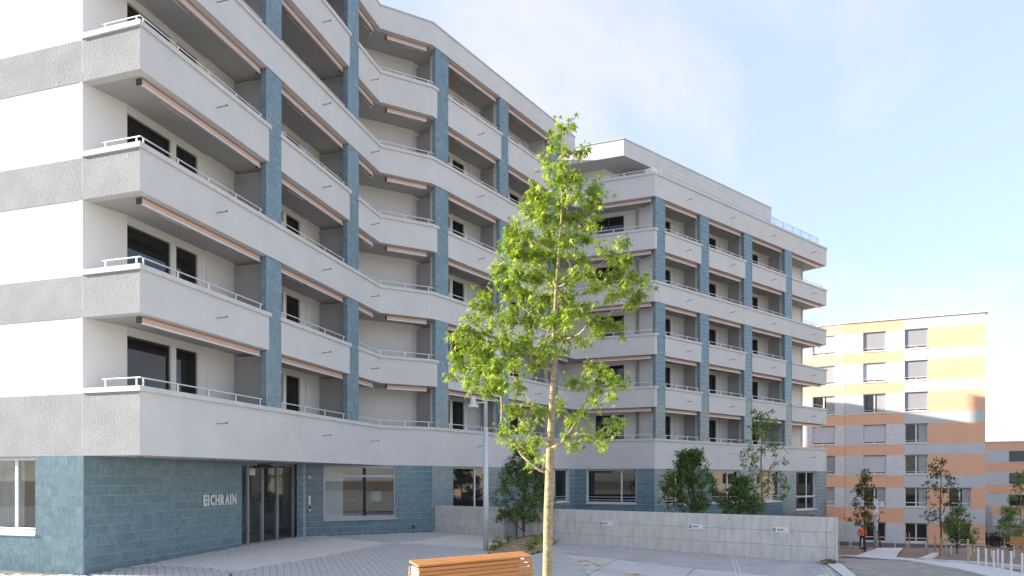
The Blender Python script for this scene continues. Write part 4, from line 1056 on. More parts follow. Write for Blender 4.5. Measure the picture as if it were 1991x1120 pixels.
for i in range(7):
    lo, hi = sills[i]-0.035, tops[i]
    panel(OLL, lpx(1580), lo, hi, M['olight']); panel(lpx(1624), OA, lo, hi, M['olight'])
    panel(OA, opx(1678), lo, hi, G1); panel(opx(1722.5), opx(1758.5), lo, hi, M['olight'])
    if i < 5: panel(opx(1804), OB, lo, hi, O1)
    else: panel(opx(1804), opx(1843), lo, hi, O1); panel(opx(1888), OB, lo, hi, O1)
panel(OLL, OA, -2.4, sills[6]-0.037, G1); panel(OA, OB, -2.4, sills[6]-0.037, G1)
en = MB(); en.wallbox(OB - odir*0.001, OB + on*13.9, -0.001, 0.15, og-1, ztop) if False else None
pl_ = MB(); pl_.strip([OLL, OA, OB, OB + on*14], -0.19, 0.1, og-1.0, zz(-2.06)); pl_.build('plinth', M['plinth'], oh)
B = {0:('g','n'),}
table = {  # blind state per row for the window columns c0, c1, c2
 0: ('w','g','g'), 1: ('g','w','g'), 2: ('n','n','g'), 3: ('w','w','n'), 4: ('g','w','n'), 5: ('n','n','n'), 6: ('n','n','n')}
def owin(a, b, x0, x1, i, st):
    s0, s1 = s_on(a, b, x0), s_on(a, b, x1); z0, z1 = zz(sills[i]), zz(tops[i])
    d = (b-a).normalized(); p, q = a + d*s0, a + d*s1
    o = MB(); fw = 0.09
    r0, r1 = -0.014, -0.09                      # frame stands slightly proud of the wall core, set back behind the painted stripes' face
    def fb(aa, bb, za, zb, m_=o, e=0.0): m_.wallbox(aa, bb, -0.02-e, 0.0, za, zb)
    fb(p, q, z0, z0+fw); fb(p, q, z1-fw, z1); fb(p, p+d*fw, z0+fw, z1-fw); fb(q-d*fw, q, z0+fw, z1-fw); c = p + d*(s1-s0)*0.5; fb(c-d*0.06, c+d*0.06, z0+fw, z1-fw)
    if i >= 5: fb(p+d*fw, q-d*fw, z0+0.36, z0+0.44)
    w = o.build('window', M['framew'], oh)
    g = MB(); fb(p+d*0.05, q-d*0.05, z0+0.05, z1-0.05, g, -0.012); g.build('pane', M['glassd'], w)
    sl = MB(); sl.wallbox(p+d*0.003, q-d*0.003, -0.20, -0.002, z0-0.075, z0-0.005); sl.build('sill', M['framew'], w)
    rv = MB(); rv.wallbox(p+d*0.004, q-d*0.004, -0.13, -0.024, z1-0.055, z1-0.003); rv.build('lintel', M['plinth'], w)
    if i < 5:
        rl = MB(); n_ = lnorm(a, b)
        rl.tube([V3(p - n_*0.13, z0+0.25), V3(q - n_*0.13, z0+0.25)], 0.018, 6); rl.build('guard_rail', M['rail'], w)
    if st in 'gw':
        b_ = MB(); b_.wallbox(p+d*0.03, q-d*0.03, -0.045, -0.022, z0+0.18, z1-0.01); b_.build('blind', M['blindg'] if st == 'g' else M['blindw'], w)
    elif i in (2,3,4,5):
        b_ = MB(); b_.wallbox(c+d*0.2, q-d*0.12, -0.0085, -0.0075, z0+0.1, z1-0.1); b_.build('curtain', M['curtain'], w)
for i in range(7):
    st = table[i]
    owin(OLL, OA, 1580, 1624, i, st[0]); owin(OA, OB, 1678, 1722.5, i, st[1]); owin(OA, OB, 1758.5, 1804, i, st[2])
    if i >= 5: owin(OA, OB, 1843, 1888, i, 'n')

# second striped house, farther right
QA = W2(1900, 41.0); QB = W2(2120, 43.5); qn = lnorm(QA, QB); qz = EYE - 6.3
qh = thing('striped_apartment_building', 'lower striped house at the right edge of the picture behind the parasols', 'building', V3(QA, qz))
m = MB(); m.prism([QA, QB, QB + qn*12, QA + qn*12], qz-1, zz(1.73)); m.build('wall', M['ogrey'], qh)
for h0, h1 in ((1.37,1.73), (0.34,0.75), (-0.68,-0.27), (-1.7,-1.28)):
    m = MB(); m.wallbox(QA, QB, -0.02, 0.01, zz(h0), zz(h1)); m.build('painted_stripe', M['orange'], qh)
m = MB(); m.strip([QA, QB], -0.1, 0.4, zz(1.73)+0.001, zz(1.73)+0.1); m.build('roof_coping', M['framew'], qh)
for x in (1962, 2010):
    for s_ in (0.80, -0.22, -1.24):
        s0, s1 = s_on(QA, QB, x), s_on(QA, QB, x+30); m = MB(); m.wallbox(along(QA,QB,s0), along(QA,QB,s1), -0.012, 0.0, zz(s_), zz(s_+0.5)); wq = m.build('window', M['glassd'], qh)
        m = MB(); m.wallbox(along(QA,QB,s0-0.1), along(QA,QB,s1+0.1), -0.1, -0.013, zz(s_)-0.12, zz(s_)-0.01); m.build('sill', M['framew'], wq)

# ------------------------------------------------------------------ trees
def lobed(rnd):       # five-lobed leaf outline (unit length)
    return [(0,0),(0.10,0.10),(0.42,0.02),(0.15,0.24),(0.56,0.56),(0.11,0.40),(0.0,1.0),(-0.11,0.40),(-0.56,0.56),(-0.15,0.24),(-0.42,0.02),(-0.10,0.10)]
LOBE = lobed(None); LOBEF = [(0,1,11),(1,2,3),(1,3,11),(3,4,5),(11,3,9),(9,10,11),(3,5,9),(5,7,9),(7,8,9),(5,6,7)]
OVAL = [(0,0),(0.27,0.35),(0.2,0.75),(0,1.0),(-0.2,0.75),(-0.27,0.35)]; OVALF = [(0,1,5),(1,2,4),(1,4,5),(2,3,4)]
def add_leaf(mb, p, d, up, size, shape, faces, tint, bend=0.25):
    d = d.normalized(); s = d.cross(up); s = s.normalized() if s.length > 1e-4 else Vector((1,0,0)); n_ = s.cross(d)
    vs = [p + d*(y*size) + s*(x*size) + n_*(-(abs(x)*0.35 + y*y*bend)*size) for x, y in shape]
    mb.add(vs, faces, tint)
def grow(rnd, trunk, clusters, kr, droop=0.0, step=0.18, updown=0.35):
    nodes = [(Vector(p), i-1) for i, p in enumerate(trunk)]; ends = []
    ax = lambda z: min(nodes[:len(trunk)], key=lambda n: abs(n[0].z - z))[0]
    order = sorted(range(len(clusters)), key=lambda i: (clusters[i][0].xy - ax(clusters[i][0].z).xy).length)
    for ci in order:
        c = clusters[ci][0]; best = None; bi = 0
        for i, (p, _) in enumerate(nodes):
            v = c - p; L = v.length
            if L < 0.02: continue
            cost = L
            if v.z < L*updown: cost += (L*updown - v.z)*1.6
            if i < 2: cost += 0.8
            if best is None or cost < best: best = cost; bi = i
        p0 = nodes[bi][0]; v = c - p0; n = max(1, int(v.length/step)); par = bi
        sidev = Vector((rnd.uniform(-1,1), rnd.uniform(-1,1), 0))*0.06*v.length
        for k in range(1, n+1):
            t = k/n; q = p0 + v*t + sidev*math.sin(t*math.pi) - Vector((0,0,1))*(0.10*v.length*math.sin(t*math.pi))*(1 if v.z > 0 else -1)
            nodes.append((q, par)); par = len(nodes)-1
        ends.append((ci, par))
    cnt = [0]*len(nodes)
    for ci, e in ends:
        i = e
        while i >= 0: cnt[i] += 1; i = nodes[i][1]
    rad = [kr*math.sqrt(max(1, c)) for c in cnt]
    return nodes, rad, ends
def wood_mesh(nodes, rad, ntr, trunk_r, n=6):
    mb = MB()
    mb.tube([nodes[i][0] for i in range(ntr)], trunk_r, 14)
    for i in range(ntr, len(nodes)):
        p, par = nodes[i]; r1 = rad[i]; r0 = min(rad[par], r1*1.25) if par >= ntr else min(trunk_r[par], r1*1.5)
        mb.tube([nodes[par][0], p], [r0, r1], n, cap=False)
    return mb
def make_tree(name, label, cat, trunk, trunk_r, clusters, leafm, barkm, leafsize, dens, shape, faces, kr=0.0045, seed=1, twig=0.0, group=None, updown=0.35, hang=0.35):
    rnd = random.Random(seed)
    root = thing(name, label, cat, trunk[0], group)
    nodes, rad, ends = grow(rnd, trunk, clusters, kr, updown=updown)
    wb = wood_mesh(nodes, rad, len(trunk), trunk_r); lf = MB()
    for ci, e in ends:
        c, r = clusters[ci]; nl = max(4, int(dens*r*r))
        ntw = max(2, nl//7)
        for t in range(ntw):
            tip = c + Vector((rnd.gauss(0,.5), rnd.gauss(0,.5), rnd.gauss(0,.45)))*r
            base = nodes[e][0]
            wb.tube([base, (base+tip)/2 + Vector((0,0,0.1*r)), tip], [kr*0.9, kr*0.7, kr*0.4], 3, cap=False)
            for k in range(nl//ntw + 1):
                u = rnd.uniform(0.35, 1.0); p = base.lerp(tip, u) + Vector((rnd.gauss(0,1), rnd.gauss(0,1), rnd.gauss(0,1)))*leafsize*0.45
                a_ = rnd.uniform(0, 2*math.pi); d = Vector((math.cos(a_), math.sin(a_), rnd.uniform(-0.9, 0.25) - hang))
                up = Vector((rnd.gauss(0,.45), rnd.gauss(0,.45), 1))
                add_leaf(lf, p, d, up, leafsize*rnd.uniform(0.65, 1.2), shape, faces, max(0.001, min(1, rnd.gauss(0.45, 0.28))))
    wb.build('trunk', barkm, root, smooth=True)
    lf.build('crown', leafm, root, kind='stuff')
    return root
# the young maple in front
TY = 11.4; tx = lambda x: (x-CX)/F*TY; tz = lambda y: EYE - (y-HY)/F*TY
CL = """1093 245 14;1117 240 10;1078 262 10;1070 288 16;1095 290 12;1132 293 14;1062 315 14;1090 330 18;1105 350 20;1128 345 12;1155 360 18;1165 378 14;1075 350 16;1040 375 18;1060 385 20;1090 385 20;1120 380 16;1150 395 16;1030 405 18;1055 420 24;1090 425 24;1125 425 20;1155 425 14;1000 450 20;1025 450 22;1065 455 24;1100 465 22;1140 460 16;985 480 18;1010 490 24;1045 495 24;1085 500 22;1130 500 18;1160 480 12;1190 490 16;1210 475 14;1215 500 16;1200 520 18;1230 535 18;1250 545 14;1185 545 16;1215 560 18;1245 570 16;1225 590 14;1195 575 14;970 520 20;1000 530 24;1040 535 26;1075 545 22;1115 535 18;1150 530 16;1160 555 14;985 560 22;1020 570 26;1060 580 26;1100 575 22;1130 590 18;940 575 16;925 590 14;950 600 18;930 620 16;905 635 16;890 650 14;960 630 20;990 610 26;1030 620 26;1070 625 26;1110 615 20;1150 620 14;1180 625 14;1205 635 14;1165 645 16;885 690 14;905 670 18;930 655 20;925 690 22;900 710 20;880 725 12;950 680 24;985 660 26;1020 665 26;1060 670 24;1095 660 20;1130 665 14;935 720 22;965 715 24;1000 705 24;1040 710 20;920 745 18;950 755 20;975 745 20;1010 745 18;1150 710 14;1165 720 16;1190 730 16;1205 745 14;1140 735 16;1165 750 14;1115 745 16;1150 775 14;1190 765 10;985 790 14;1005 800 16;1020 825 18;985 840 14;1000 860 14;1040 850 14;975 820 10;1050 800 16;1090 790 16;1110 820 16;1130 800 12;1140 845 14;1165 850 14;1175 865 10;1120 865 12;1100 850 12;1190 815 14;1205 822 10;1040 880 10;1060 890 8;1030 900 8"""
rnd = random.Random(42); clus = []
for q in CL.split(';'):
    x, y, r = map(float, q.split())
    hw = 40 + 130*min(1, max(0, (y-240)/400)); off = abs(x-(1075 if y > 500 else 1090))
    dep = math.sqrt(max(0.05, 1-(min(off, hw*0.98)/(hw*1.15))**2))*hw*0.8/F*TY
    dy = rnd.uniform(-dep, dep); k = (TY+dy)/TY
    clus.append((Vector((tx(x)*k, TY+dy, EYE + (tz(y)-EYE)*k)), r/F*TY*1.15))
tg = ground(tx(1064), TY)
tpts = [(tx(1064), TY, tg-0.1), (tx(1064.5), TY, tz(1120)), (tx(1066), TY, tz(1000)), (tx(1069), TY, tz(920)), (tx(1070), TY, tz(870)), (tx(1073), TY, tz(800)), (tx(1077), TY, tz(720)), (tx(1078), TY+.03, tz(640)), (tx(1082), TY+.02, tz(560)), (tx(1088), TY, tz(480)), (tx(1093), TY, tz(400)), (tx(1092), TY, tz(330)), (tx(1094), TY, tz(260))]
trr = [0.092, 0.084, 0.078, 0.078, 0.068, 0.056, 0.046, 0.038, 0.030, 0.022, 0.015, 0.010, 0.006]
make_tree('maple_tree', 'young maple with bright yellow green leaves and pale trunk right of the bench', 'tree', [Vector(p) for p in tpts], trr, clus, M['leaf'], M['bark'], 0.124, 1850, LOBE, LOBEF, kr=0.0052, seed=4)

def shrub(name, label, base, h, w, n, leafm, seed, leafsize=0.06, stems=6, dens=500, top=None, low=0.12, cat='shrub', cr=0.22, group=None):
    rnd = random.Random(seed); cl = []
    for i in range(n):
        t = rnd.uniform(low, 1.0)**0.8; ww = w*(0.55 + 0.45*math.sin(min(1, t*1.15)*math.pi)) * (1 if t < 0.8 else 0.7)
        a_ = rnd.uniform(0, 2*math.pi); rr = ww*math.sqrt(rnd.uniform(0, 1))
        cl.append((Vector((base[0] + math.cos(a_)*rr, base[1] + math.sin(a_)*rr*0.8, base[2] + t*h)), cr*rnd.uniform(0.7, 1.25)))
    trunk = [Vector((base[0], base[1], base[2]-0.05)), Vector((base[0]+0.01, base[1], base[2]+0.02*h)), Vector((base[0], base[1]+0.01, base[2]+0.045*h))]
    for k_ in range(stems):
        a_ = 2*math.pi*k_/stems + rnd.uniform(-.3,.3); r_ = w*rnd.uniform(0.15,0.45); cl.append((Vector((base[0]+math.cos(a_)*r_, base[1]+math.sin(a_)*r_, base[2]+h*rnd.uniform(.3,.42))), cr*0.6))
    return make_tree(name, label, cat, trunk, [0.05, 0.042, 0.025], cl, leafm, M['barkd'], leafsize, dens, OVAL, OVALF, kr=0.005, seed=seed, group=group, updown=0.75, hang=0.0)
# shrub in the planting bed
sb = gpx(1018, 1052); zsb = ground(sb.x, sb.y)
shrub('shrub', 'tall dark green shrub with many stems in the planting bed by the wall', (sb.x, sb.y, zsb+0.12), 3.5, 1.15, 210, M['leafd'], 9, 0.085, dens=600, low=0.13, cr=0.27)
# planting behind the concrete wall
def BEDZ(Y): return EYE - 1.75 - 0.065*max(0, Y-25)
bedp = [tuple(WL + wn_*0.3 + wd*1.0), tuple(WR + wn_*0.26 - wd*0.3), tuple(E + Vector((-0.6,-0.9))), tuple(C + Vector((0.1,-0.4))), tuple(I + Vector((0.2,-0.6))), tuple(K2 + Vector((0.9,0.0)))]
bed2 = sheet('planting_bed', bedp, 0.0, M['soil'], 3.0, hfun=lambda x, y: BEDZ(y)); struct(bed2)
def behind(x, Y): return ((x-CX)/F*Y, Y, BEDZ(Y))
def hpx(y, Y): return EYE - (y-HY)/F*Y - BEDZ(Y)
shrub('shrub', 'dense leafy shrub behind the wall above the middle parking sign', behind(1340, 28), hpx(876,28), 1.2, 260, M['leafd'], 15, 0.085, dens=600, cr=0.27, low=0.14)
shrub('shrub', 'small low bush behind the wall beside the slender tree', behind(1440, 27), hpx(926,27), 0.85, 150, M['leafd'], 16, 0.085, dens=600, cr=0.25, low=0.14)
def slender(name, label, base, h, w, n, seed, leafm, trunk_r=0.05, leafsize=0.075, dens=330, low=0.25, cr=0.2, barkm=None, group=None, taper=1.0, dtop=0.25):
    rnd = random.Random(seed); cl = []
    for i in range(n):
        t = low + (1-low)*rnd.uniform(0, 1)**0.9; ww = w*(1-(1-dtop)*((t-low)/(1-low))**taper)
        a_ = rnd.uniform(0, 2*math.pi); rr = ww*math.sqrt(rnd.uniform(0.03, 1))
        cl.append((Vector((base[0] + math.cos(a_)*rr, base[1] + math.sin(a_)*rr, base[2] + t*h)), cr*rnd.uniform(0.7, 1.2)))
    k = 7; trunk = [Vector((base[0] + 0.03*math.sin(i*1.3), base[1], base[2] - 0.05 + h*0.97*i/k)) for i in range(k+1)]
    return make_tree(name, label, 'tree', trunk, [trunk_r*(1-0.88*i/k) for i in range(k+1)], cl, leafm, barkm or M['bark'], leafsize, dens, OVAL, OVALF, kr=0.0042, seed=seed, group=group, updown=0.4, hang=0.15)
slender('slender_tree', 'slender young tree with loose airy crown behind the wall by the last windows', behind(1481, 28.5), hpx(790,28.5), 1.45, 125, 21, M['leafd'], 0.055, 0.11, 330, 0.2, 0.22, barkm=M['bark'])
# young street trees by the striped house
YT = 50.0
def far_base(x, y): p = gpx(x, y); return (p.x, p.y, ground(p.x, p.y))
b1 = far_base(1681, 1071.5); b2 = far_base(1829, 1078); b3 = far_base(1861, 1074)
def fh(b, y): return EYE - (y-HY)/F*b[1] - b[2]
slender('birch_tree', 'thin staked young tree by the path behind the worker in orange', b1, fh(b1, 915), 0.95, 65, 31, M['leafb'], 0.05, 0.14, 260, 0.30, 0.3, group='young trees by the striped house', barkm=M['barkd'])
slender('birch_tree', 'tall thin staked young tree with sparse brownish crown right of the path', b2, fh(b2, 893), 1.15, 60, 32, M['leafb'], 0.05, 0.12, 230, 0.32, 0.28, group='young trees by the striped house', barkm=M['barkd'])
shrub('shrub', 'round dark green bush beside the tall sparse young tree', b3, fh(b3, 985), 0.95, 80, M['leafd'], 33, 0.10, dens=420, cr=0.3)
for i, (x, y, h_, w_) in enumerate(((1985, 1066, 6.0, 1.6), (1962, 1064.5, 3.6, 1.2), (2030, 1065, 6.5, 2.0))):
    b = far_base(x, y); slender('garden_tree', ['leafy tree at the right edge of the picture','small tree between the closed parasols and the right edge','tree just outside the right picture edge'][i], b, h_, w_, 60, 40+i, M['leafd'], 0.07, 0.15, 260, 0.12, 0.35, dtop=0.3)

# ------------------------------------------------------------------ things on the slope at the right
def stake(x, yb, yt, lab, tiltx=0.0, r=0.035, m='woodp', name='wooden_stake', cat='stake', grp='wooden stakes on the slope'):
    b = far_base(x, yb); h = EYE - (yt-HY)/F*b[1] - b[2]; px = 1.0/F*b[1]
    mb = MB(); mb.tube([(b[0], b[1], b[2]-0.05), (b[0]+tiltx*px, b[1], b[2]+h)], [r, r*0.92], 8); mb.tube([(b[0]+tiltx*px, b[1], b[2]+h), (b[0]+tiltx*px, b[1], b[2]+h+r)], [r*0.92, r*0.3], 8)
    return tag(mb.build(name, M[m]), lab, cat, grp)
stake(1680, 1071, 1022, 'wooden stake tied to the thin tree beside the worker in orange', 3)
stake(1761, 1069, 1037, 'wooden stake left of the window bay beside the path end')
stake(1769, 1069.5, 1036, 'wooden stake right beside another at the path end', -1)
stake(1803, 1076, 1044, 'pale wooden stake left of the tall sparse young tree')
stake(1818, 1074, 1040, 'thin wooden stake between the pale stake and the tall sparse tree')
stake(1830, 1079.5, 1046, 'wooden stake at the foot of the tall sparse young tree')
stake(1882, 1096, 1049, 'thick yellowish wooden stake standing alone near the white posts', 0, 0.03)
stake(1969, 1064, 985, 'long wooden pole leaning beside the right closed parasol', -11, 0.05)
for i, (x, yb, yt) in enumerate(((1902,1103,1066),(1917,1107,1068),(1932,1111,1072),(1940,1104.5,1069),(1949,1115,1072),(1966,1122,1073),(1987.5,1126,1077))):
    stake(x, yb, yt, ['leftmost white metal post of the row at the right edge','second white metal post from the left in the row','third white metal post from the left in the row','white metal post standing behind the row between third and fifth','fifth white metal post from the left in the row','sixth white metal post, last but one before the picture edge','rightmost white metal post at the picture edge'][i], 0, 0.028, 'rail', 'white_post', 'post', 'white metal posts')
for i, (x, yb, yt) in enumerate(((1652,1062,1043),(1740,1066,1052),(1849,1077,1063),(1887,1080,1064),(1894,1072,1054),(1927,1082,1067),(1971,1084,1065))):
    stake(x, yb, yt, ['thin pale railing post just right of the concrete wall end','thin pale post beside the path under the window bay','thin white marker post below the round bush','thin white marker post right of the round bush','tall thin pale post behind the marker posts','thin white marker post behind the white metal row','thin white marker post before the wooden bench at the edge'][i], 0, 0.035, 'rail', 'marker_post', 'post', 'thin marker posts on the slope')
# low rails along the beds
def lowrail(pts, lab, m='rail'):
    q = [far_base(x, y) for x, y, h in pts]; mb = MB()
    mb.tube([(p[0], p[1], p[2]+pts[i][2]) for i, p in enumerate(q)], 0.03, 6)
    for i, p in enumerate(q): mb.tube([(p[0], p[1], p[2]-0.05), (p[0], p[1], p[2]+pts[i][2])], 0.028, 6)
    tag(mb.build('low_railing', M[m]), lab, 'railing', 'low railings')
lowrail([(1632,1064,.75),(1655,1064.3,.75),(1676,1064.6,.75)], 'low pale railing before the slate plinth at the wall end')
lowrail([(1765,1066,.55),(1800,1066.5,.55),(1840,1067.5,.55),(1880,1068.5,.55),(1915,1069.5,.55)], 'low pale railing along the bed before the striped house')
lowrail([(1890,1082,.35),(1925,1083,.35),(1960,1084,.35),(1991,1085,.35)], 'low wooden edging rail behind the white posts', 'woodp')
# signpost by the path
b = far_base(1703, 1066); mb = MB(); h = fh(b, 970); mb.tube([(b[0],b[1],b[2]-0.05),(b[0],b[1],b[2]+h)], [0.16,0.13], 14); lp2 = mb
pp_ = thing('path_lamp', 'grey lamp column at the end of the concrete path', 'lamp', b); mb.build('column', M['lamp'], pp_, smooth=True)
mb = MB(); mb.tube([(b[0]+0.02,b[1],b[2]+h*0.93),(b[0]+0.5,b[1],b[2]+h*0.93)], 0.05, 8); mb.tube([(b[0]+0.45,b[1],b[2]+h*0.95),(b[0]+0.45,b[1],b[2]+h*0.86)], [0.1,0.17], 12); mb.build('lamp_head', M['lamp'], pp_)
b = far_base(1710, 1066.5); mb = MB(); mb.tube([(b[0]-0.1,b[1],b[2]+1.25),(b[0]+0.12,b[1],b[2]+0.0)], 0.06, 8); mb.tube([(b[0]-0.25,b[1],b[2]+1.32),(b[0]-0.02,b[1],b[2]+1.18)], 0.05, 8)
tag(mb.build('hand_truck', M['darkmetal']), 'dark leaning tool beside the grey lamp column', 'tool')
# closed parasols
for i, (x, yb, yt, yl) in enumerate(((1922, 1062, 981, 1036), (1953, 1064, 984, 1044))):
    b = far_base(x, yb); h = fh(b, yt); hl = fh(b, yl)
    pr_ = thing('closed_parasol', ['closed pale parasol next to the corner of the striped house', 'closed pale parasol beside the leaning wooden pole'][i], 'parasol', b, 'closed parasols')
    mb = MB(); mb.tube([(b[0],b[1],b[2]-0.03),(b[0],b[1],b[2]+h)], 0.04, 8); mb.tube([(b[0],b[1],b[2]),(b[0],b[1],b[2]+0.08)], 0.3, 16); mb.build('pole', M['lamp'], pr_)
    n_ = 20; prof = [(h+0.05, .05), (h-0.1, .14), (h*0.8+hl*0.2, .22), ((h+hl)/2, .29), (hl+0.15, .36), (hl, .33)]; vs = []; fs = []
    for z_, r_ in prof:
        for k in range(n_):
            rr = r_*(1 + (0.18 if k % 2 else -0.14)); vs.append((b[0]+rr*math.cos(2*math.pi*k/n_), b[1]+rr*math.sin(2*math.pi*k/n_), b[2]+z_))
    for j in range(len(prof)-1):
        for k in range(n_): fs.append((j*n_+k, (j+1)*n_+k, (j+1)*n_+(k+1)%n_, j*n_+(k+1)%n_))
    MB().add(vs, fs).build('canopy', M['parasol'], pr_)
# dark cafe chairs between the parasols
def chair(x, y, rz, lab):
    b = far_base(x, y); c = thing('cafe_chair', lab, 'chair', b, 'dark chairs between the parasols', world_children=False); c.rotation_euler = (0,0,rz)
    MB().box(-.24,.24,-.24,.24,.42,.46).build('seat', M['darkmetal'], c); MB().box(-.24,.24,.21,.25,.47,.95).build('backrest', M['darkmetal'], c)
    for sx in (-.21,.21):
        for sy in (-.21,.21): MB().tube([(sx,sy,0),(sx,sy,.42)], .02, 6).build('leg', M['darkmetal'], c)
for i, (x, y, r_) in enumerate(((1928,1063,0.4),(1934,1062.5,2.2),(1940,1063,-0.8),(1946,1062.5,1.4))):
    chair(x, y, r_, ['dark chair just right of the left parasol','dark chair second from the left between the parasols','dark chair third from the left between the parasols','dark chair just left of the right parasol'][i])
sc_ = far_base(1936, 1061.2); m = MB()
for k in range(9): m.obox((sc_[0]-1.3+k*0.3, sc_[1], sc_[2]-0.05), (0.24,0,0), (0,0.03,0), (0,0,1.35))
m.obox((sc_[0]-1.35, sc_[1]+0.03, sc_[2]+1.0), (2.75,0,0), (0,0.03,0), (0,0,0.06)); tag(m.build('garden_screen', mat('dark_wood', (0.03,0.022,0.02), 0.7)), 'dark slatted screen behind the chairs between the parasols', 'screen')
# wooden bench at the right edge
b = far_base(1987, 1070); bb_ = thing('wooden_bench', 'orange wooden slatted bench cut off by the right picture edge', 'bench', b)
for k in range(5): MB().obox((b[0]-0.75, b[1], b[2]+0.30+k*0.115), (2.2,0,0), (0,0.04,0), (0,0,0.10), tint=.1+.17*k).build('slat', M['wood'], bb_)
for k in range(4): MB().obox((b[0]-0.75, b[1]+0.06+k*0.11, b[2]+0.42), (2.2,0,0), (0,0.095,0), (0,0,0.035), tint=.1+.2*k).build('slat', M['wood'], bb_)
for dx in (-0.6, 1.2): MB().obox((b[0]+dx, b[1]+0.045, b[2]-0.03), (0.06,0,0), (0,0.45,0), (0,0,0.445)).build('leg', M['darkmetal'], bb_)
# worker in an orange vest
pb_ = far_base(1676.5, 1067.5)
def person(b):
    J = {'pel':(0,0,.95),'che':(0,-.02,1.28),'nec':(0,-.02,1.50),'hea':(0,-.05,1.66),'top':(0,-.05,1.75),'shl':(-.19,-.02,1.43),'ell':(-.27,-.06,1.15),'hal':(-.22,-.22,.95),'shr':(.19,-.02,1.43),'elr':(.28,-.05,1.15),'har':(.24,-.2,.93),
         'hil':(-.1,0,.92),'knl':(-.12,-.03,.5),'anl':(-.13,.02,.09),'tol':(-.14,-.14,.04),'hir':(.1,0,.92),'knr':(.12,.03,.5),'anr':(.14,.06,.09),'tor':(.16,-.1,.04)}
    R = {'pel':.15,'che':.175,'nec':.065,'hea':.1,'top':.075,'shl':.08,'ell':.058,'hal':.04,'shr':.08,'elr':.058,'har':.04,'hil':.1,'knl':.07,'anl':.05,'tol':.045,'hir':.1,'knr':.07,'anr':.05,'tor':.045}
    Ed = [('pel','che'),('che','nec'),('nec','hea'),('hea','top'),('che','shl'),('shl','ell'),('ell','hal'),('che','shr'),('shr','elr'),('elr','har'),('pel','hil'),('hil','knl'),('knl','anl'),('anl','tol'),('pel','hir'),('hir','knr'),('knr','anr'),('anr','tor')]
    ks = list(J); me = bpy.data.meshes.new('body'); me.from_pydata([J[k] for k in ks], [(ks.index(a), ks.index(c)) for a, c in Ed], []); me.update()
    o = bpy.data.objects.new('body', me); md = o.modifiers.new('skin', 'SKIN'); 
    for i, k in enumerate(ks): me.skin_vertices[0].data[i].radius = (R[k], R[k]*0.85); me.skin_vertices[0].data[i].use_root = (k == 'pel')
    sd = o.modifiers.new('sub', 'SUBSURF'); sd.levels = 1; sd.render_levels = 2
    mm = bpy.data.materials.new('worker_clothes'); mm.use_nodes = True; N = mm.node_tree.nodes; L = mm.node_tree.links
    t = N.new('ShaderNodeTexCoord'); s_ = N.new('ShaderNodeSeparateXYZ'); L.new(t.outputs['Object'], s_.inputs[0]); r_ = N.new('ShaderNodeValToRGB'); r_.color_ramp.interpolation = 'CONSTANT'
    dv = N.new('ShaderNodeMath'); dv.operation = 'DIVIDE'; dv.inputs[1].default_value = 2.0; L.new(s_.outputs[2], dv.inputs[0]); L.new(dv.outputs[0], r_.inputs[0])
    el = r_.color_ramp.elements; el[0].color = (0.02,0.02,0.025,1); el[1].position = 0.48; el[1].color = (0.85,0.16,0.03,1); e = el.new(0.755); e.color = (0.45,0.27,0.2,1); e = el.new(0.81); e.color = (0.04,0.03,0.025,1)
    L.new(r_.outputs[0], N['Principled BSDF'].inputs['Base Color']); N['Principled BSDF'].inputs['Roughness'].default_value = 0.8
    me.materials.append(mm); return o
pr_ = thing('person', 'person in an orange work top and dark trousers standing by the staked tree', 'person', pb_, world_children=False); pr_.rotation_euler = (0,0,2.6)
link(person(pb_), pr_)

# ------------------------------------------------------------------ planting bed by the bench
cb = Vector((sum(p[0] for p in bed_c)/len(bed_c), sum(p[1] for p in bed_c)/len(bed_c)))
rad_b = max((Vector(p)-cb).length for p in bed_c)
def bedh(x, y):
    e = min(((Vector((x,y)) - (Vector(bed_c[i]) + (Vector(bed_c[(i+1)%len(bed_c)])-Vector(bed_c[i]))*t)).length) for i in range(len(bed_c)) for t in (0,.25,.5,.75))
    return ground(x, y) + 0.18*min(1, e/0.7)
bed = sheet('planting_bed', bed_c, 0.035, M['mulch'], 0.25, hfun=bedh); struct(bed)
rnd = random.Random(77); ch = MB()
for i in range(1500):
    for _ in range(20):
        p = Vector((rnd.uniform(cb.x-rad_b, cb.x+rad_b), rnd.uniform(cb.y-rad_b, cb.y+rad_b)))
        if inside(p, bed_c): break
    else: continue
    a_ = rnd.uniform(0, 6.28); l = rnd.uniform(.03,.09); ch.obox((p.x, p.y, bedh(p.x,p.y)+0.02), (l*math.cos(a_), l*math.sin(a_), rnd.uniform(-.02,.03)), (-.02*math.sin(a_), .02*math.cos(a_), 0), (0,0,.012), rnd.uniform(.01,.99))
ch.build('mulch_chips', M['mulch'], bed, kind='stuff')
for i, (x, y, h_) in enumerate(((973,1070,.45),(988,1066,.5),(962,1074,.3),(1042,1068,.3),(1030,1076,.35),(1060,1060,.4))):
    p = gpx(x, y); shrub('seedling', ['low leafy plant at the left tip of the planting bed behind the bench','second low leafy plant left of the shrub in the bed','tiny sprout at the outer left edge of the planting bed','small plant in the mulch right of the shrub','small plant in the mulch just above the bench end','low plant between the shrub and the maple trunk'][i], (p.x, p.y, bedh(p.x,p.y)+0.02), h_, 0.22, 9, M['leaf'], 60+i, 0.07, dens=900, cr=0.1, cat='plant', group='small plants in the bed')
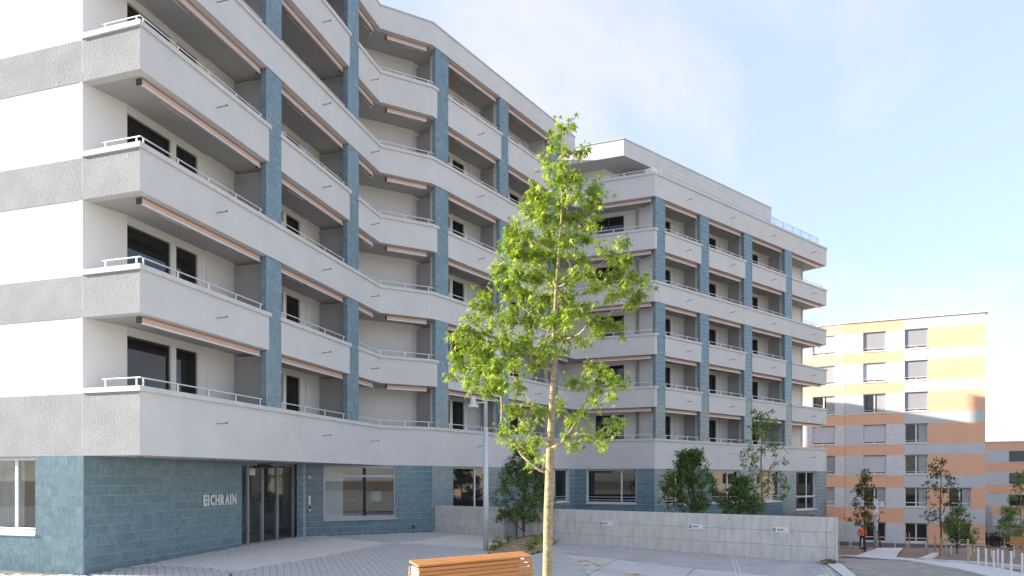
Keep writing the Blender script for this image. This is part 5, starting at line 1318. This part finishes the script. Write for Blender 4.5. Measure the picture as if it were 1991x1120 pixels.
# dry leaf pile at the wall end
lp_ = gpx(1613, 1098.5); lm = MB(); rnd = random.Random(5)
for i in range(420):
    p = Vector((lp_.x + rnd.gauss(0,.14), lp_.y + rnd.gauss(0,.12))); a_ = rnd.uniform(0,6.28); s_ = rnd.uniform(.02,.05); hh = max(0, .11 - (p-lp_.xy if hasattr(lp_,'xy') else p-lp_).length*.3)
    z_ = ground(p.x,p.y)+0.07+rnd.uniform(0,hh); lm.add([(p.x+s_*math.cos(a_),p.y+s_*math.sin(a_),z_),(p.x-s_*math.sin(a_)*.5,p.y+s_*math.cos(a_)*.5,z_+.01),(p.x-s_*math.cos(a_),p.y-s_*math.sin(a_),z_+rnd.uniform(-.01,.03)),(p.x+s_*math.sin(a_)*.5,p.y-s_*math.cos(a_)*.5,z_)], [(0,1,2,3)], rnd.uniform(.01,.99))
tag(lm.build('leaf_pile', M['mulch']), 'small pile of dry brown leaves at the free end of the concrete wall', 'leaves')

# ------------------------------------------------------------------ neighbours outside the frame on the right (they show in the window panes)
NA = Vector((76, 62)); NB = Vector((72, 6)); nn_ = lnorm(NA, NB)
nb = thing('neighbour_building', 'cream apartment house across the street, seen only as a reflection in the window panes', 'building', (74, 34, EYE-6))
m = MB(); m.prism([NA, NB, NB + nn_*12, NA + nn_*12], EYE-9, EYE+11); m.build('wall', mat('cream_render', (0.66,0.56,0.42), 0.9), nb)
for r_ in range(5):
    for c_ in range(15):
        p = along(NA, NB, 2 + c_*3.6); q = along(NA, NB, 3.7 + c_*3.6); z0 = EYE - 3.6 + r_*2.9
        w = MB(); w.wallbox(p, q, -0.03, 0.01, z0, z0+1.5); wo = w.build('window', M['glassd'], nb); w = MB(); w.wallbox(p, q, -0.12, -0.031, z0-0.1, z0-0.002); w.build('sill', M['framew'], wo)
for i, (x, y) in enumerate(((33, 30), (31, 22), (37, 41))):
    slender('street_tree', ['street tree outside the right picture edge, mirrored in the panes of the wing', 'street tree nearest the camera outside the right picture edge', 'farthest street tree outside the right picture edge'][i], (x, y, ground(x, y)), 7.5, 2.6, 70, 90+i, M['leafd'], 0.12, 0.26, 200, 0.28, 0.6, dtop=0.4)
